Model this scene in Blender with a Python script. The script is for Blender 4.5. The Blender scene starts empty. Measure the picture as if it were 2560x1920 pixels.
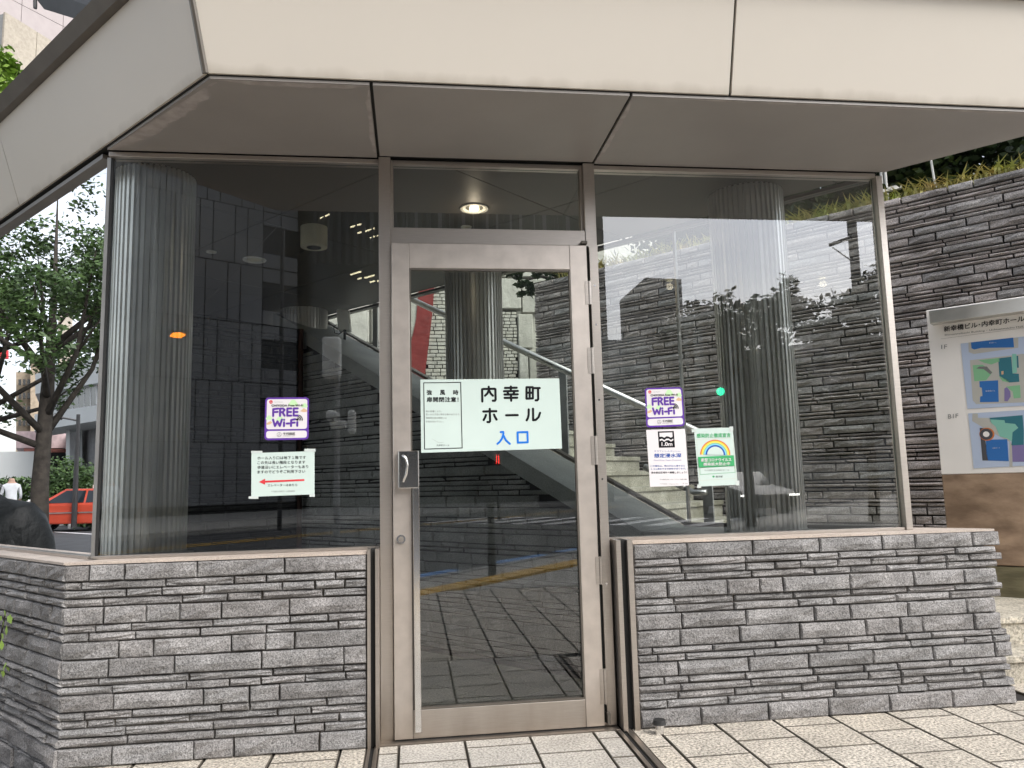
import bpy, bmesh, math, random
import numpy as np
from mathutils import Vector, Matrix
R = random.Random(7)
S = bpy.context.scene
COL = S.collection

# ---------------------------------------------------------------- camera
CAM = np.array([0.0, -3.785, 1.162]); YAW, PIT, ROL, FPX = 0.131752, 0.125306, -0.025756, 1923.0
def cam_axes():
    cy, sy, cp, sp, cr, sr = math.cos(YAW), math.sin(YAW), math.cos(PIT), math.sin(PIT), math.cos(ROL), math.sin(ROL)
    f = np.array([sy*cp, cy*cp, sp]); r = np.array([cy, -sy, 0.0]); u = np.cross(r, f)
    return cr*r + sr*u, -sr*r + cr*u, f
AR, AU, AF = cam_axes()
cd = bpy.data.cameras.new('camera'); cam = bpy.data.objects.new('camera', cd); COL.objects.link(cam); S.camera = cam
cd.sensor_width = 36; cd.lens = FPX/2560*36; cd.clip_start = 0.05; cd.clip_end = 1000
m = Matrix.Identity(4)
for i, a in enumerate((AR, AU, -AF)):
    for j in range(3): m[j][i] = a[j]
m.translation = Vector(CAM); cam.matrix_world = m

# ---------------------------------------------------------------- world, sun, exposure
SUN = Vector((0.50, -0.62, 0.75)).normalized()
w = bpy.data.worlds.new('World'); S.world = w; w.use_nodes = True
nt = w.node_tree; nt.nodes.clear()
out = nt.nodes.new('ShaderNodeOutputWorld'); bg = nt.nodes.new('ShaderNodeBackground'); bg.inputs['Strength'].default_value = 0.15
sky = nt.nodes.new('ShaderNodeTexSky'); sky.sky_type = 'NISHITA'; sky.sun_disc = False
sky.sun_elevation = math.asin(SUN.z); sky.sun_rotation = math.atan2(SUN.x, SUN.y); sky.dust_density = 3.0; sky.air_density = 1.2
hs = nt.nodes.new('ShaderNodeHueSaturation'); hs.inputs['Saturation'].default_value = 0.26; hs.inputs['Value'].default_value = 1.25
tc = nt.nodes.new('ShaderNodeTexCoord'); mp = nt.nodes.new('ShaderNodeMapping'); mp.inputs['Scale'].default_value = (1.3, 1.3, 3.2)
nz = nt.nodes.new('ShaderNodeTexNoise'); nz.inputs['Scale'].default_value = 1.6; nz.inputs['Detail'].default_value = 6
cr = nt.nodes.new('ShaderNodeValToRGB'); cr.color_ramp.elements[0].position = .3; cr.color_ramp.elements[0].color = (.80, .84, .92, 1)
cr.color_ramp.elements[1].position = .72; cr.color_ramp.elements[1].color = (1.25, 1.23, 1.2, 1)
mx = nt.nodes.new('ShaderNodeMix'); mx.data_type = 'RGBA'; mx.blend_type = 'MULTIPLY'; mx.inputs[0].default_value = 1
L = nt.links
L.new(sky.outputs[0], hs.inputs['Color']); L.new(tc.outputs['Generated'], mp.inputs[0]); L.new(mp.outputs[0], nz.inputs['Vector'])
L.new(nz.outputs[0], cr.inputs[0]); L.new(hs.outputs[0], mx.inputs[6]); L.new(cr.outputs[0], mx.inputs[7])
L.new(mx.outputs[2], bg.inputs['Color']); L.new(bg.outputs[0], out.inputs[0])
sd = bpy.data.lights.new('sun', 'SUN'); sd.energy = 1.4; sd.angle = math.radians(35); sd.color = (1.0, .95, .87)
so = bpy.data.objects.new('sun', sd); COL.objects.link(so); so.rotation_euler = SUN.to_track_quat('Z', 'Y').to_euler()
S.view_settings.view_transform = 'Standard'; S.view_settings.look = 'None'; S.view_settings.gamma = 1
S.view_settings.use_curve_mapping = False; S.view_settings.exposure = 0.78
try:
    S.cycles.max_bounces = 10; S.cycles.transparent_max_bounces = 24; S.cycles.glossy_bounces = 5; S.cycles.diffuse_bounces = 4
except Exception: pass

# ---------------------------------------------------------------- survey helpers (photo pixel -> place on a known plane)
def ray(u, v): return AF + (u-1280)/FPX*AR - (v-960)/FPX*AU
TH = math.radians(47.8); DD = np.array([-math.cos(TH), math.sin(TH), 0]); NN = np.array([math.sin(TH), math.cos(TH), 0])
def PY(u, v, y):
    q = ray(u, v); return CAM + (y-CAM[1])/q[1]*q
def PZ(u, v, z):
    q = ray(u, v); return CAM + (z-CAM[2])/q[2]*q
def PN(u, v, n):
    q = ray(u, v); return CAM + (n-CAM@NN)/(q@NN)*q
def NS(n, s, z=0.0): return n*NN + s*DD + np.array([0, 0, z])
def RF(u, v, d):                                   # what the front panes mirror, d metres off
    q = ray(u, v); q = q/np.hypot(q[0], q[1]); return np.array([0, 3.785, 1.162]) + d*np.array([q[0], -q[1], q[2]])
def RZ(u, v, z):
    q = ray(u, v)*np.array([1, -1, 1]); return np.array([0, 3.785, 1.162]) + (z-1.162)/q[2]*q
NL, NR = -1.063, 1.902
def LF(u, v, d):                                   # what the left side pane mirrors
    q = ray(u, v); q = q - 2*(q@NN)*NN; q = q/np.hypot(q[0], q[1]); return CAM - 2*(CAM@NN-NL)*NN + d*q

# ---------------------------------------------------------------- materials
def nm(name):
    mt = bpy.data.materials.new(name); mt.use_nodes = True; n = mt.node_tree; n.nodes.clear()
    o = n.nodes.new('ShaderNodeOutputMaterial'); return mt, n, o
def mat(name, col, rough=.6, metal=0, var=.12, vs=4, bump=0, bs=60, col2=None, speck=0, ss=150, rnd=0, coat=0, emit=None, es=0, aniso=None, spec=.5):
    mt, n, o = nm(name); b = n.nodes.new('ShaderNodeBsdfPrincipled'); L = n.links; L.new(b.outputs[0], o.inputs[0])
    b.inputs['Roughness'].default_value = rough; b.inputs['Metallic'].default_value = metal; b.inputs['Specular IOR Level'].default_value = spec
    b.inputs['Coat Weight'].default_value = coat
    g = n.nodes.new('ShaderNodeNewGeometry'); vec = g.outputs['Position']
    if aniso:
        mp = n.nodes.new('ShaderNodeMapping'); mp.inputs['Scale'].default_value = aniso; L.new(vec, mp.inputs[0]); vec = mp.outputs[0]
    c2 = col2 or tuple(c*(1-var*2) for c in col)
    nz = n.nodes.new('ShaderNodeTexNoise'); nz.inputs['Scale'].default_value = vs; nz.inputs['Detail'].default_value = 5; L.new(vec, nz.inputs['Vector'])
    rp = n.nodes.new('ShaderNodeValToRGB'); rp.color_ramp.elements[0].position = .32; rp.color_ramp.elements[1].position = .68
    rp.color_ramp.elements[0].color = (*c2, 1); rp.color_ramp.elements[1].color = (*[min(1, c*(1+var*.5)) for c in col], 1)
    L.new(nz.outputs[0], rp.inputs[0]); cur = rp.outputs[0]
    if speck:
        s = n.nodes.new('ShaderNodeTexNoise'); s.inputs['Scale'].default_value = ss; s.inputs['Detail'].default_value = 3; s.inputs['Roughness'].default_value = .7
        L.new(g.outputs['Position'], s.inputs['Vector'])
        r2 = n.nodes.new('ShaderNodeValToRGB'); r2.color_ramp.elements[0].position = .36; r2.color_ramp.elements[1].position = .62
        r2.color_ramp.elements[0].color = (1-speck,)*3+(1,); r2.color_ramp.elements[1].color = (1+speck*.7,)*3+(1,); L.new(s.outputs[0], r2.inputs[0])
        mm = n.nodes.new('ShaderNodeMix'); mm.data_type = 'RGBA'; mm.blend_type = 'MULTIPLY'; mm.inputs[0].default_value = 1
        L.new(cur, mm.inputs[6]); L.new(r2.outputs[0], mm.inputs[7]); cur = mm.outputs[2]
    if rnd:
        oi = n.nodes.new('ShaderNodeObjectInfo'); mr = n.nodes.new('ShaderNodeMapRange'); mr.inputs[3].default_value = 1-rnd; mr.inputs[4].default_value = 1+rnd
        L.new(oi.outputs['Random'], mr.inputs[0]); h = n.nodes.new('ShaderNodeHueSaturation'); L.new(mr.outputs[0], h.inputs['Value']); L.new(cur, h.inputs['Color'])
        m2 = n.nodes.new('ShaderNodeMapRange'); m2.inputs[3].default_value = 1-rnd*2; m2.inputs[4].default_value = 1+rnd*2.2
        ml = n.nodes.new('ShaderNodeMath'); ml.operation = 'FRACT'; m7 = n.nodes.new('ShaderNodeMath'); m7.operation = 'MULTIPLY'; m7.inputs[1].default_value = 7.3
        L.new(oi.outputs['Random'], m7.inputs[0]); L.new(m7.outputs[0], ml.inputs[0]); L.new(ml.outputs[0], m2.inputs[0]); L.new(m2.outputs[0], h.inputs['Saturation'])
        cur = h.outputs[0]
    L.new(cur, b.inputs['Base Color'])
    if bump:
        nb = n.nodes.new('ShaderNodeTexNoise'); nb.inputs['Scale'].default_value = bs; nb.inputs['Detail'].default_value = 6; L.new(vec, nb.inputs['Vector'])
        bp = n.nodes.new('ShaderNodeBump'); bp.inputs['Strength'].default_value = 1; bp.inputs['Distance'].default_value = bump
        L.new(nb.outputs[0], bp.inputs['Height']); L.new(bp.outputs[0], b.inputs['Normal'])
    if emit: b.inputs['Emission Color'].default_value = (*emit, 1); b.inputs['Emission Strength'].default_value = es
    return mt
def glass(name, tint, ior, wav=.00004):
    mt, n, o = nm(name); L = n.links
    t = n.nodes.new('ShaderNodeBsdfTransparent'); t.inputs[0].default_value = (*tint, 1)
    g = n.nodes.new('ShaderNodeBsdfGlossy'); g.inputs['Roughness'].default_value = 0.0; g.inputs[0].default_value = (.97, .98, 1, 1)
    f = n.nodes.new('ShaderNodeFresnel'); f.inputs[0].default_value = ior
    mx = n.nodes.new('ShaderNodeMixShader'); L.new(f.outputs[0], mx.inputs[0]); L.new(t.outputs[0], mx.inputs[1]); L.new(g.outputs[0], mx.inputs[2]); L.new(mx.outputs[0], o.inputs[0])
    ge = n.nodes.new('ShaderNodeNewGeometry'); nb = n.nodes.new('ShaderNodeTexNoise'); nb.inputs['Scale'].default_value = 1.7; nb.inputs['Detail'].default_value = 1; L.new(ge.outputs['Position'], nb.inputs['Vector'])
    bp = n.nodes.new('ShaderNodeBump'); bp.inputs['Strength'].default_value = 1; bp.inputs['Distance'].default_value = wav; L.new(nb.outputs[0], bp.inputs['Height']); L.new(bp.outputs[0], g.inputs['Normal'])
    return mt
def clearmat(name, tint):
    mt, n, o = nm(name); t = n.nodes.new('ShaderNodeBsdfTransparent'); t.inputs[0].default_value = (*tint, 1); n.links.new(t.outputs[0], o.inputs[0]); return mt
def flat(name, c, rough=.6, es=0): return mat(name, c, rough, spec=.12, var=.02, emit=c if es else None, es=es)

M = dict(
 stone=mat('granite_rock_face', (.24, .231, .227), .85, var=.18, vs=7, bump=.008, bs=48, speck=.62, ss=165, rnd=.16),
 stone_end=mat('granite_end_wall_shaded', (.06, .06, .058), .85, var=.15, vs=5, bump=.006, bs=50, speck=.4, ss=160, rnd=.15),  # inner wall granite darkened: shade of the unlit hall end is in the colour
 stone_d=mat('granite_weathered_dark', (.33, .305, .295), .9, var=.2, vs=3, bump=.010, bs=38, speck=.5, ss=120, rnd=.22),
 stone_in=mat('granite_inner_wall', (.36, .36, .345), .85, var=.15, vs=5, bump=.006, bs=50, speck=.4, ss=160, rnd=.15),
 mortar=mat('sandy_mortar', (.15, .13, .11), .95, var=.3, vs=9, bump=.004, bs=90),
 dirt=mat('grimy_tile_edge', (.11, .095, .075), .95, var=.2, vs=8),
 joint=mat('dark_joint', (.022, .019, .018), .95, var=.1),
 coping=mat('pink_granite_coping', (.47, .40, .345), .6, var=.06, vs=6, speck=.28, ss=260, rnd=.05),
 cap=mat('grey_granite_cap', (.40, .41, .395), .55, var=.08, vs=5, speck=.3, ss=200, rnd=.05),
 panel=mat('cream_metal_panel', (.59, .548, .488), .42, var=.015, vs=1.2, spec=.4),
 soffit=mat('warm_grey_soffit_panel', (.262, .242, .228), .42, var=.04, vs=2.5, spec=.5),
 ceiling=mat('ceiling_panel_dark', (.15, .14, .13), .5, var=.04, vs=2),
 stain=mat('pale_water_stain', (.36, .325, .31), .7, var=.12, vs=18),
 fasciatrim=mat('bronze_metal_trim', (.13, .115, .098), .4, .4, var=.08, vs=8),
 steel=mat('warm_stainless_steel', (.50, .455, .415), .33, .85, var=.05, vs=5, bump=.00015, bs=30, aniso=(3, 3, 90)),
 steel2=mat('spotted_stainless_steel', (.63, .57, .52), .36, .8, var=.06, vs=14, bump=.0002, bs=80),
 chrome=mat('polished_steel', (.78, .77, .76), .16, 1, var=.03),
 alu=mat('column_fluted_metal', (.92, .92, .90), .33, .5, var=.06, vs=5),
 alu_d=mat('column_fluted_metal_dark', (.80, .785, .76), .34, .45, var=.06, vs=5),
 black=mat('black_gap', (.008, .008, .008), .8, var=0), rubber=mat('black_rubber', (.02, .02, .02), .6),
 tile=mat('speckled_cream_granite_paving', (.47, .425, .36), .8, var=.10, vs=5, bump=.0015, bs=120, speck=.72, ss=80, rnd=.035),
 tile_g=mat('pale_grey_granite_paving', (.43, .40, .355), .7, var=.1, vs=5, bump=.0015, bs=120, speck=.55, ss=95, rnd=.05),
 tile_in=mat('interior_floor_tile', (.62, .59, .49), .55, var=.1, vs=5, speck=.35, ss=90, rnd=.07),
 step=mat('mossy_granite_step', (.36, .345, .295), .8, var=.2, vs=5, bump=.003, bs=60, speck=.4, ss=90, col2=(.22, .21, .165)),
 steplight=mat('speckled_granite_step', (.50, .46, .38), .75, var=.15, vs=6, bump=.002, bs=80, speck=.5, ss=70),
 relief=mat('pale_relief_stone', (.50, .485, .43), .9, var=.1, vs=4, bump=.015, bs=14, rnd=.08),
 red=mat('red_enamel', (.21, .028, .025), .4, var=.1, vs=6, bump=.01, bs=9),
 sandstone=mat('brown_banded_sandstone', (.40, .28, .19), .8, var=.2, vs=4.5, bump=.006, bs=8, col2=(.19, .125, .08), aniso=(1, 1, 1.7)),
 sandmoss=mat('olive_mossy_sandstone', (.25, .22, .13), .85, var=.2, vs=3.5, bump=.005, bs=9, col2=(.13, .115, .065), aniso=(1, 1, 4)),
 white=flat('white_print', (.68, .655, .67)), boardwhite=flat('white_board_panel', (.90, .865, .83)), mint=flat('pale_green_paper', (.53, .625, .59)),
 ink=flat('black_ink', (.008, .008, .01)), blue=flat('blue_ink', (.015, .16, .62)), purple=flat('purple_print', (.115, .045, .31)),
 navy=flat('dark_blue_print', (.03, .09, .36)), lgreen=flat('pale_green_print', (.50, .72, .42)), green=flat('green_print', (.06, .36, .14)),
 tan=flat('tan_print', (.62, .42, .26)), redp=flat('red_print', (.62, .05, .06)), orange=flat('orange_print', (.62, .20, .06)),
 yellow=flat('yellow_print', (.90, .62, .08)), cyan=flat('sky_blue_print', (.20, .55, .78)), mapblue=flat('map_pale_blue', (.50, .58, .74)),
 mapb=flat('map_blue', (.045, .17, .47)), teal=flat('map_teal', (.05, .19, .24)), mapg=flat('map_green', (.25, .52, .30)), mapgrey=flat('map_grey', (.50, .49, .45)),
 maplav=flat('map_lavender', (.24, .20, .40)), mapaqua=flat('map_aqua', (.25, .55, .45)), mapdk=flat('map_charcoal', (.09, .09, .10)), grey=flat('grey_print', (.2, .2, .2)),
 tape=flat('clear_tape', (.55, .6, .58), .25), ivory=mat('ivory_plastic', (.80, .77, .62), .5), whitepl=mat('white_plastic', (.80, .80, .76), .5),
 lamp=mat('lit_lamp', (1, .85, .5), emit=(1, .86, .55), es=5), tube=mat('lit_fluorescent_tube', (1, .9, .6), emit=(1, .9, .55), es=3.2),
 amber=mat('amber_lamp_lit', (1, .35, .03), emit=(1, .27, .01), es=5), greenl=mat('green_signal_lit', (0, 1, .5), emit=(.0, .85, .38), es=5), redl=mat('red_lamp_lit', (1, .02, .02), emit=(1, .03, .02), es=7),
 asphalt=mat('asphalt', (.05, .052, .055), .9, var=.15, vs=2, bump=.003, bs=90), kerb=mat('kerb_stone', (.3, .3, .29), .8), line=mat('white_road_paint', (.7, .7, .7), .6, var=.08),
 yline=mat('yellow_road_paint', (.62, .36, .03), .6), bline=mat('blue_road_paint', (.13, .30, .62), .6),
 pave=mat('grey_sidewalk', (.40, .385, .35), .85, var=.1, vs=1.5, speck=.2, ss=40),
 clad=mat('grey_stone_cladding', (.31, .31, .31), .75, var=.08, vs=.25, rnd=.1), dglass=mat('dark_curtain_wall', (.012, .014, .016), .25, var=.2, vs=.3), fin=mat('dark_metal_fin', (.035, .035, .037), .5),
 beige=mat('beige_stone_cladding', (.42, .375, .31), .85, var=.05, vs=.8, bump=.006, bs=20, speck=.12, ss=14), lav=mat('pale_tile_cladding', (.40, .355, .35), .8, var=.03), blackst=mat('black_steel_beam', (.02, .022, .025), .5),
 whitew=mat('white_painted_concrete', (.62, .64, .63), .7, var=.04, vs=.3), pink=mat('pink_painted_wall', (.55, .42, .42), .7), greyc=mat('grey_concrete', (.28, .28, .28), .8), tanb=mat('tan_building', (.36, .29, .21), .8),
 bark=mat('tree_bark', (.05, .042, .034), .95, var=.25, vs=9, bump=.02, bs=14), leaf=mat('green_leaves', (.075, .13, .035), .55, var=.3, vs=1.3, col2=(.025, .055, .014)),
 leafl=mat('bright_young_leaves', (.22, .34, .05), .55, var=.3, vs=2, col2=(.11, .2, .03)), leafd=mat('dark_evergreen_leaves', (.035, .06, .02), .45, var=.3, vs=1.5, col2=(.012, .025, .008)),
 grass=mat('bamboo_grass_leaves', (.36, .42, .12), .6, var=.3, vs=5, col2=(.55, .43, .20)), soil=mat('planting_soil', (.05, .04, .03), .95),
 taxi=mat('orange_red_car_paint', (.52, .07, .035), .3, var=.03, coat=.6), carglass=mat('car_window_glass', (.02, .025, .03), .08), tyre=mat('tyre_rubber', (.02, .02, .02), .8), cover=mat('black_vinyl_cover', (.012, .014, .015), .55, spec=.2, var=.2, vs=4, bump=.03, bs=5),
 skin=mat('skin', (.5, .32, .24), .6), shirt=mat('white_shirt', (.7, .72, .75), .8), trouser=mat('dark_trousers', (.03, .03, .04), .8), hair=mat('black_hair', (.015, .013, .012), .6), strap=mat('black_strap', (.02, .02, .02), .7), wire=mat('steel_wire', (.5, .5, .48), .4, .6), blackpaint=mat('black_painted_steel', (.03, .03, .03), .4, .3), silver=mat('satin_aluminium', (.60, .59, .57), .3, .85))
GF = glass('front_window_glass', (.95, .965, .955), 2.25); GS = glass('side_window_glass', (.94, .97, .95), 1.35); GC = clearmat('glass_inner_face', (.98, .99, .985)); GEDGE = mat('green_glass_edge', (.10, .16, .14), .1)
GL = glass('mirrored_side_glass', (.93, .94, .93), 1.95, .00005); GD = glass('door_glass', (.82, .85, .83), 2.1)

def grime(mt, z0, z1, col, amt):
    n = mt.node_tree; L = n.links; b = [x for x in n.nodes if x.type == 'BSDF_PRINCIPLED'][0]; src = b.inputs['Base Color'].links[0].from_socket
    g = n.nodes.new('ShaderNodeNewGeometry'); sp = n.nodes.new('ShaderNodeSeparateXYZ'); L.new(g.outputs['Position'], sp.inputs[0])
    mp = n.nodes.new('ShaderNodeMapping'); mp.inputs['Scale'].default_value = (9, 9, 2.0); L.new(g.outputs['Position'], mp.inputs[0])
    nz = n.nodes.new('ShaderNodeTexNoise'); nz.inputs['Scale'].default_value = 1.0; nz.inputs['Detail'].default_value = 6; L.new(mp.outputs[0], nz.inputs['Vector'])
    ad = n.nodes.new('ShaderNodeMath'); ad.operation = 'MULTIPLY_ADD'; ad.inputs[1].default_value = (z1-z0)*1.6; L.new(nz.outputs[0], ad.inputs[0]); 
    ng = n.nodes.new('ShaderNodeMath'); ng.operation = 'SUBTRACT'; L.new(sp.outputs[2], ng.inputs[0]); ng.inputs[1].default_value = (z1-z0)*.8; L.new(ng.outputs[0], ad.inputs[2])
    mr = n.nodes.new('ShaderNodeMapRange'); mr.inputs[1].default_value = z1; mr.inputs[2].default_value = z0; mr.inputs[3].default_value = 0; mr.inputs[4].default_value = amt; L.new(ad.outputs[0], mr.inputs[0])
    mx = n.nodes.new('ShaderNodeMix'); mx.data_type = 'RGBA'; mx.inputs[7].default_value = (*col, 1); L.new(mr.outputs[0], mx.inputs[0]); L.new(src, mx.inputs[6]); L.new(mx.outputs[2], b.inputs['Base Color'])
grime(M['panel'], 2.80, 2.845, (.30, .26, .21), .55)
grime(M['steel2'], .0, .22, (.30, .24, .18), .5); grime(M['steel'], .0, .25, (.24, .19, .14), .5)
# ---------------------------------------------------------------- object helpers
def E(name, label, cat, loc=(0, 0, 0), group=None):
    o = bpy.data.objects.new(name, None); COL.objects.link(o); o.location = loc; o.empty_display_size = .1
    o['label'] = label; o['category'] = cat
    if group: o['group'] = group
    return o
def tag(o, label, cat, group=None):
    o['label'] = label; o['category'] = cat
    if group: o['group'] = group
    return o
def link(name, me, mt, parent=None, kind=None):
    o = bpy.data.objects.new(name, me); COL.objects.link(o)
    for x in (mt if isinstance(mt, (list, tuple)) else [mt]):
        if x is not None: me.materials.append(x)
    if parent is not None:
        o.parent = parent; o.matrix_parent_inverse = Matrix.Identity(4)
        off = Vector((0, 0, 0)); q = parent
        while q is not None: off += q.location; q = q.parent
        if not me.get('rel'):
            me['rel'] = 1
            if off.length > 1e-9: me.transform(Matrix.Translation(-off))
    if kind: o['kind'] = kind
    return o
def MB(): return [[], [], []]                      # verts, faces, material index
def addv(b, vs, fs, mi=0):
    k = len(b[0]); b[0].extend([tuple(map(float, v)) for v in vs]); b[1].extend([tuple(i+k for i in f) for f in fs]); b[2].extend([mi]*len(fs))
def build(b, name, mt, parent=None, smooth=False, kind=None):
    me = bpy.data.meshes.new(name); me.from_pydata(b[0], [], b[1]); me.update()
    if any(b[2]): me.polygons.foreach_set('material_index', b[2])
    if smooth: me.polygons.foreach_set('use_smooth', [True]*len(me.polygons))
    return link(name, me, mt, parent, kind)
BF = [(0, 3, 2, 1), (4, 5, 6, 7), (0, 1, 5, 4), (1, 2, 6, 5), (2, 3, 7, 6), (3, 0, 4, 7)]
def hexa(b, p, mi=0): addv(b, p, BF, mi)
def box(b, x0, x1, y0, y1, z0, z1, mi=0): hexa(b, [(x0, y0, z0), (x1, y0, z0), (x1, y1, z0), (x0, y1, z0), (x0, y0, z1), (x1, y0, z1), (x1, y1, z1), (x0, y1, z1)], mi)
def obox(b, o, ux, uy, x0, x1, y0, y1, z0, z1, mi=0):   # box in a turned frame
    P = lambda x, y, z: np.array(o)+x*np.array(ux)+y*np.array(uy)+np.array([0, 0, z])
    hexa(b, [P(x0, y0, z0), P(x1, y0, z0), P(x1, y1, z0), P(x0, y1, z0), P(x0, y0, z1), P(x1, y0, z1), P(x1, y1, z1), P(x0, y1, z1)], mi)
def bxo(name, mt, parent, *a, bev=0, **k):
    b = MB(); box(b, *a); o = build(b, name, mt, parent, **k)
    if bev: bevel(o, bev)
    return o
def obo(name, mt, parent, *a, bev=0):
    b = MB(); obox(b, *a); o = build(b, name, mt, parent)
    if bev: bevel(o, bev)
    return o
def bevel(o, wd, seg=1):
    bm = bmesh.new(); bm.from_mesh(o.data); bmesh.ops.bevel(bm, geom=bm.edges[:], offset=wd, segments=seg, affect='EDGES', profile=.6); bm.to_mesh(o.data); bm.free()
def tube(b, pts, r, n=10, cap=True):
    pts = [np.array(p, float) for p in pts]; rs = r if isinstance(r, (list, tuple)) else [r]*len(pts); vs = []
    up = np.array([.13, .21, .97])
    for i, p in enumerate(pts):
        d = pts[min(i+1, len(pts)-1)]-pts[max(i-1, 0)]; d = d/(np.linalg.norm(d)+1e-9)
        a = np.cross(d, up); a = a/(np.linalg.norm(a)+1e-9); c = np.cross(d, a)
        for k in range(n): t = 2*math.pi*k/n; vs.append(p+rs[i]*(math.cos(t)*a+math.sin(t)*c))
    fs = [(i*n+k, i*n+(k+1) % n, (i+1)*n+(k+1) % n, (i+1)*n+k) for i in range(len(pts)-1) for k in range(n)]
    if cap: fs += [tuple(range(n-1, -1, -1)), tuple((len(pts)-1)*n+k for k in range(n))]
    addv(b, vs, fs)
def cyl(b, c, r, h, n=24, r2=None, mi=0):
    r2 = r if r2 is None else r2; vs = [(c[0]+q*math.cos(2*math.pi*k/n), c[1]+q*math.sin(2*math.pi*k/n), c[2]+z) for q, z in ((r, 0), (r2, h)) for k in range(n)]
    addv(b, vs, [(k, (k+1) % n, n+(k+1) % n, n+k) for k in range(n)]+[tuple(range(n-1, -1, -1)), tuple(range(n, 2*n))], mi)
def cylY(b, c, r, h, n=24):
    vs = [(c[0]+r*math.cos(2*math.pi*k/n), c[1]+z, c[2]+r*math.sin(2*math.pi*k/n)) for z in (0, h) for k in range(n)]
    addv(b, vs, [(k, (k+1) % n, n+(k+1) % n, n+k) for k in range(n)]+[tuple(range(n-1, -1, -1)), tuple(range(n, 2*n))])
def prism(b, poly, z0, z1, mi=0):
    n = len(poly); addv(b, [(p[0], p[1], z0) for p in poly]+[(p[0], p[1], z1) for p in poly], [(k, (k+1) % n, n+(k+1) % n, n+k) for k in range(n)]+[tuple(range(n-1, -1, -1)), tuple(range(n, 2*n))], mi)

# ---------------------------------------------------------------- rock faced coursed stone
def stone_mesh(b, o, u, n, x0, x1, z0, z1, out, dep=.06, rough=.004, ch=.006, lean0=0, lean1=0):
    nx = max(2, min(6, int((x1-x0)/.07)))
    P = lambda x, y, z: o + x*u + y*n + np.array([0, 0, z])
    vs = []; H = z1-z0; W = x1-x0
    for j in range(3):
        for i in range(nx+1):
            fx = i/nx; fz = j/2
            x = x0+ch+(W-2*ch)*fx + (0 if i in (0, nx) else R.uniform(-.1, .1)*W/nx); z = z0+ch+(H-2*ch)*fz
            e = rough*R.uniform(-1, 1) + (rough*.8 if 0 < i < nx and j == 1 else 0)
            vs.append(P(x, out+e, z + R.uniform(-.2, .2)*ch))
    idx = lambda i, j: j*(nx+1)+i
    fs = [(idx(i, j), idx(i+1, j), idx(i+1, j+1), idx(i, j+1)) for j in range(2) for i in range(nx)]
    ring = [idx(i, 0) for i in range(nx+1)]+[idx(nx, 1), idx(nx, 2)]+[idx(i, 2) for i in range(nx-1, -1, -1)]+[idx(0, 1)]
    k = len(vs)
    coords = [(x0+W*i/nx, z0) for i in range(nx+1)]+[(x1, z0+H/2), (x1, z1)]+[(x0+W*i/nx, z1) for i in range(nx-1, -1, -1)]+[(x0, z0+H/2)]
    for (x, z) in coords: vs.append(P(x+R.uniform(-.0015, .0015), out-ch*1.3+R.uniform(-.002, .001), z+R.uniform(-.001, .001)))
    m_ = len(ring)
    fs += [(ring[(q+1) % m_], ring[q], k+q, k+(q+1) % m_) for q in range(m_)]
    k2 = len(vs)
    for (x, z) in coords: vs.append(P(x, out-dep, z))
    fs += [(k+(q+1) % m_, k+q, k2+q, k2+(q+1) % m_) for q in range(m_)]
    addv(b, vs, fs)
def stone_wall(parent, o, u, n, Lx, courses, mt, lens=(.14, .42), out=0.0, gap=.007, limit=None, score=None, top=None, x_start=0.0, depth=.06, rough=.0055, name='stone', ends=0):
    """courses: (z0,z1,thick?) ; score(pos)->bigger first"""
    o = np.array(o, float); cells = []
    for ci, (z0, z1, th) in enumerate(courses):
        rec = (0 if th else R.choice([-.001, -.004, -.007, -.012, .002])) + out; x = x_start; first = True; ext = R.uniform(-ends, ends)
        while x < Lx-.03:
            l = R.choice([R.uniform(lens[0]*.75, lens[0]*1.3), R.uniform((lens[0]+lens[1])/2, lens[1]), lens[1]*R.uniform(.85, 1.0)])
            if first: l *= R.uniform(.4, 1); first = False
            x1 = min(Lx, x+l)
            if Lx-x1 < .06: x1 = Lx
            cells.append((x+gap*.5*R.uniform(.6, 1.3), x1-gap*.5*R.uniform(.6, 1.3)+(ext if x1 == Lx else 0), z0+gap*.5*R.uniform(.5, 1.3), z1-gap*.5*R.uniform(.5, 1.2), rec+R.uniform(-.003, .003)))
            x = x1
    if top: cells = [c for c in cells if c[3] <= top((c[0]+c[1])/2)]
    if limit and len(cells) > limit:
        cells.sort(key=lambda c: -score(o+(c[0]+c[1])/2*np.array(u)+np.array([0, 0, (c[2]+c[3])/2]), (c[1]-c[0])*(c[3]-c[2])))
        rest = cells[limit:]; cells = cells[:limit]; b = MB()
        for c in rest: stone_mesh(b, o, np.array(u), np.array(n), c[0], c[1], c[2], c[3], c[4], depth, rough)
        build(b, 'stone_rest', mt, parent, kind='stuff')
    for c in cells:
        b = MB(); stone_mesh(b, o, np.array(u), np.array(n), c[0], c[1], c[2], c[3], c[4], depth, rough); build(b, name, mt, parent)
def near(p, area):
    d = p-CAM; z = d@AF
    if z < .2: return 0
    u, v = 1280+FPX*(d@AR)/z, 960-FPX*(d@AU)/z
    return area/(z*z) * (1 if -60 < u < 2620 and -60 < v < 1980 else .02)
PAT = [(1, 90), (0, 43), (0, 46), (0, 44), (1, 92), (0, 42), (0, 46), (1, 92), (1, 97), (0, 40), (0, 42), (1, 86), (0, 44), (0, 42), (0, 45), (0, 47), (1, 102)]
def courses_down(ztop, zbot, scale=None):
    seq = PAT; tot = sum(h for _, h in seq); sc = scale or (ztop-zbot)/tot; z = ztop; r = []; i = 0
    while z > zbot+.012:
        t, h = seq[i % len(seq)]; z0 = max(zbot, z-h*sc); r.append((z0, z, t)); z = z0; i += 1
    return r
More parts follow.
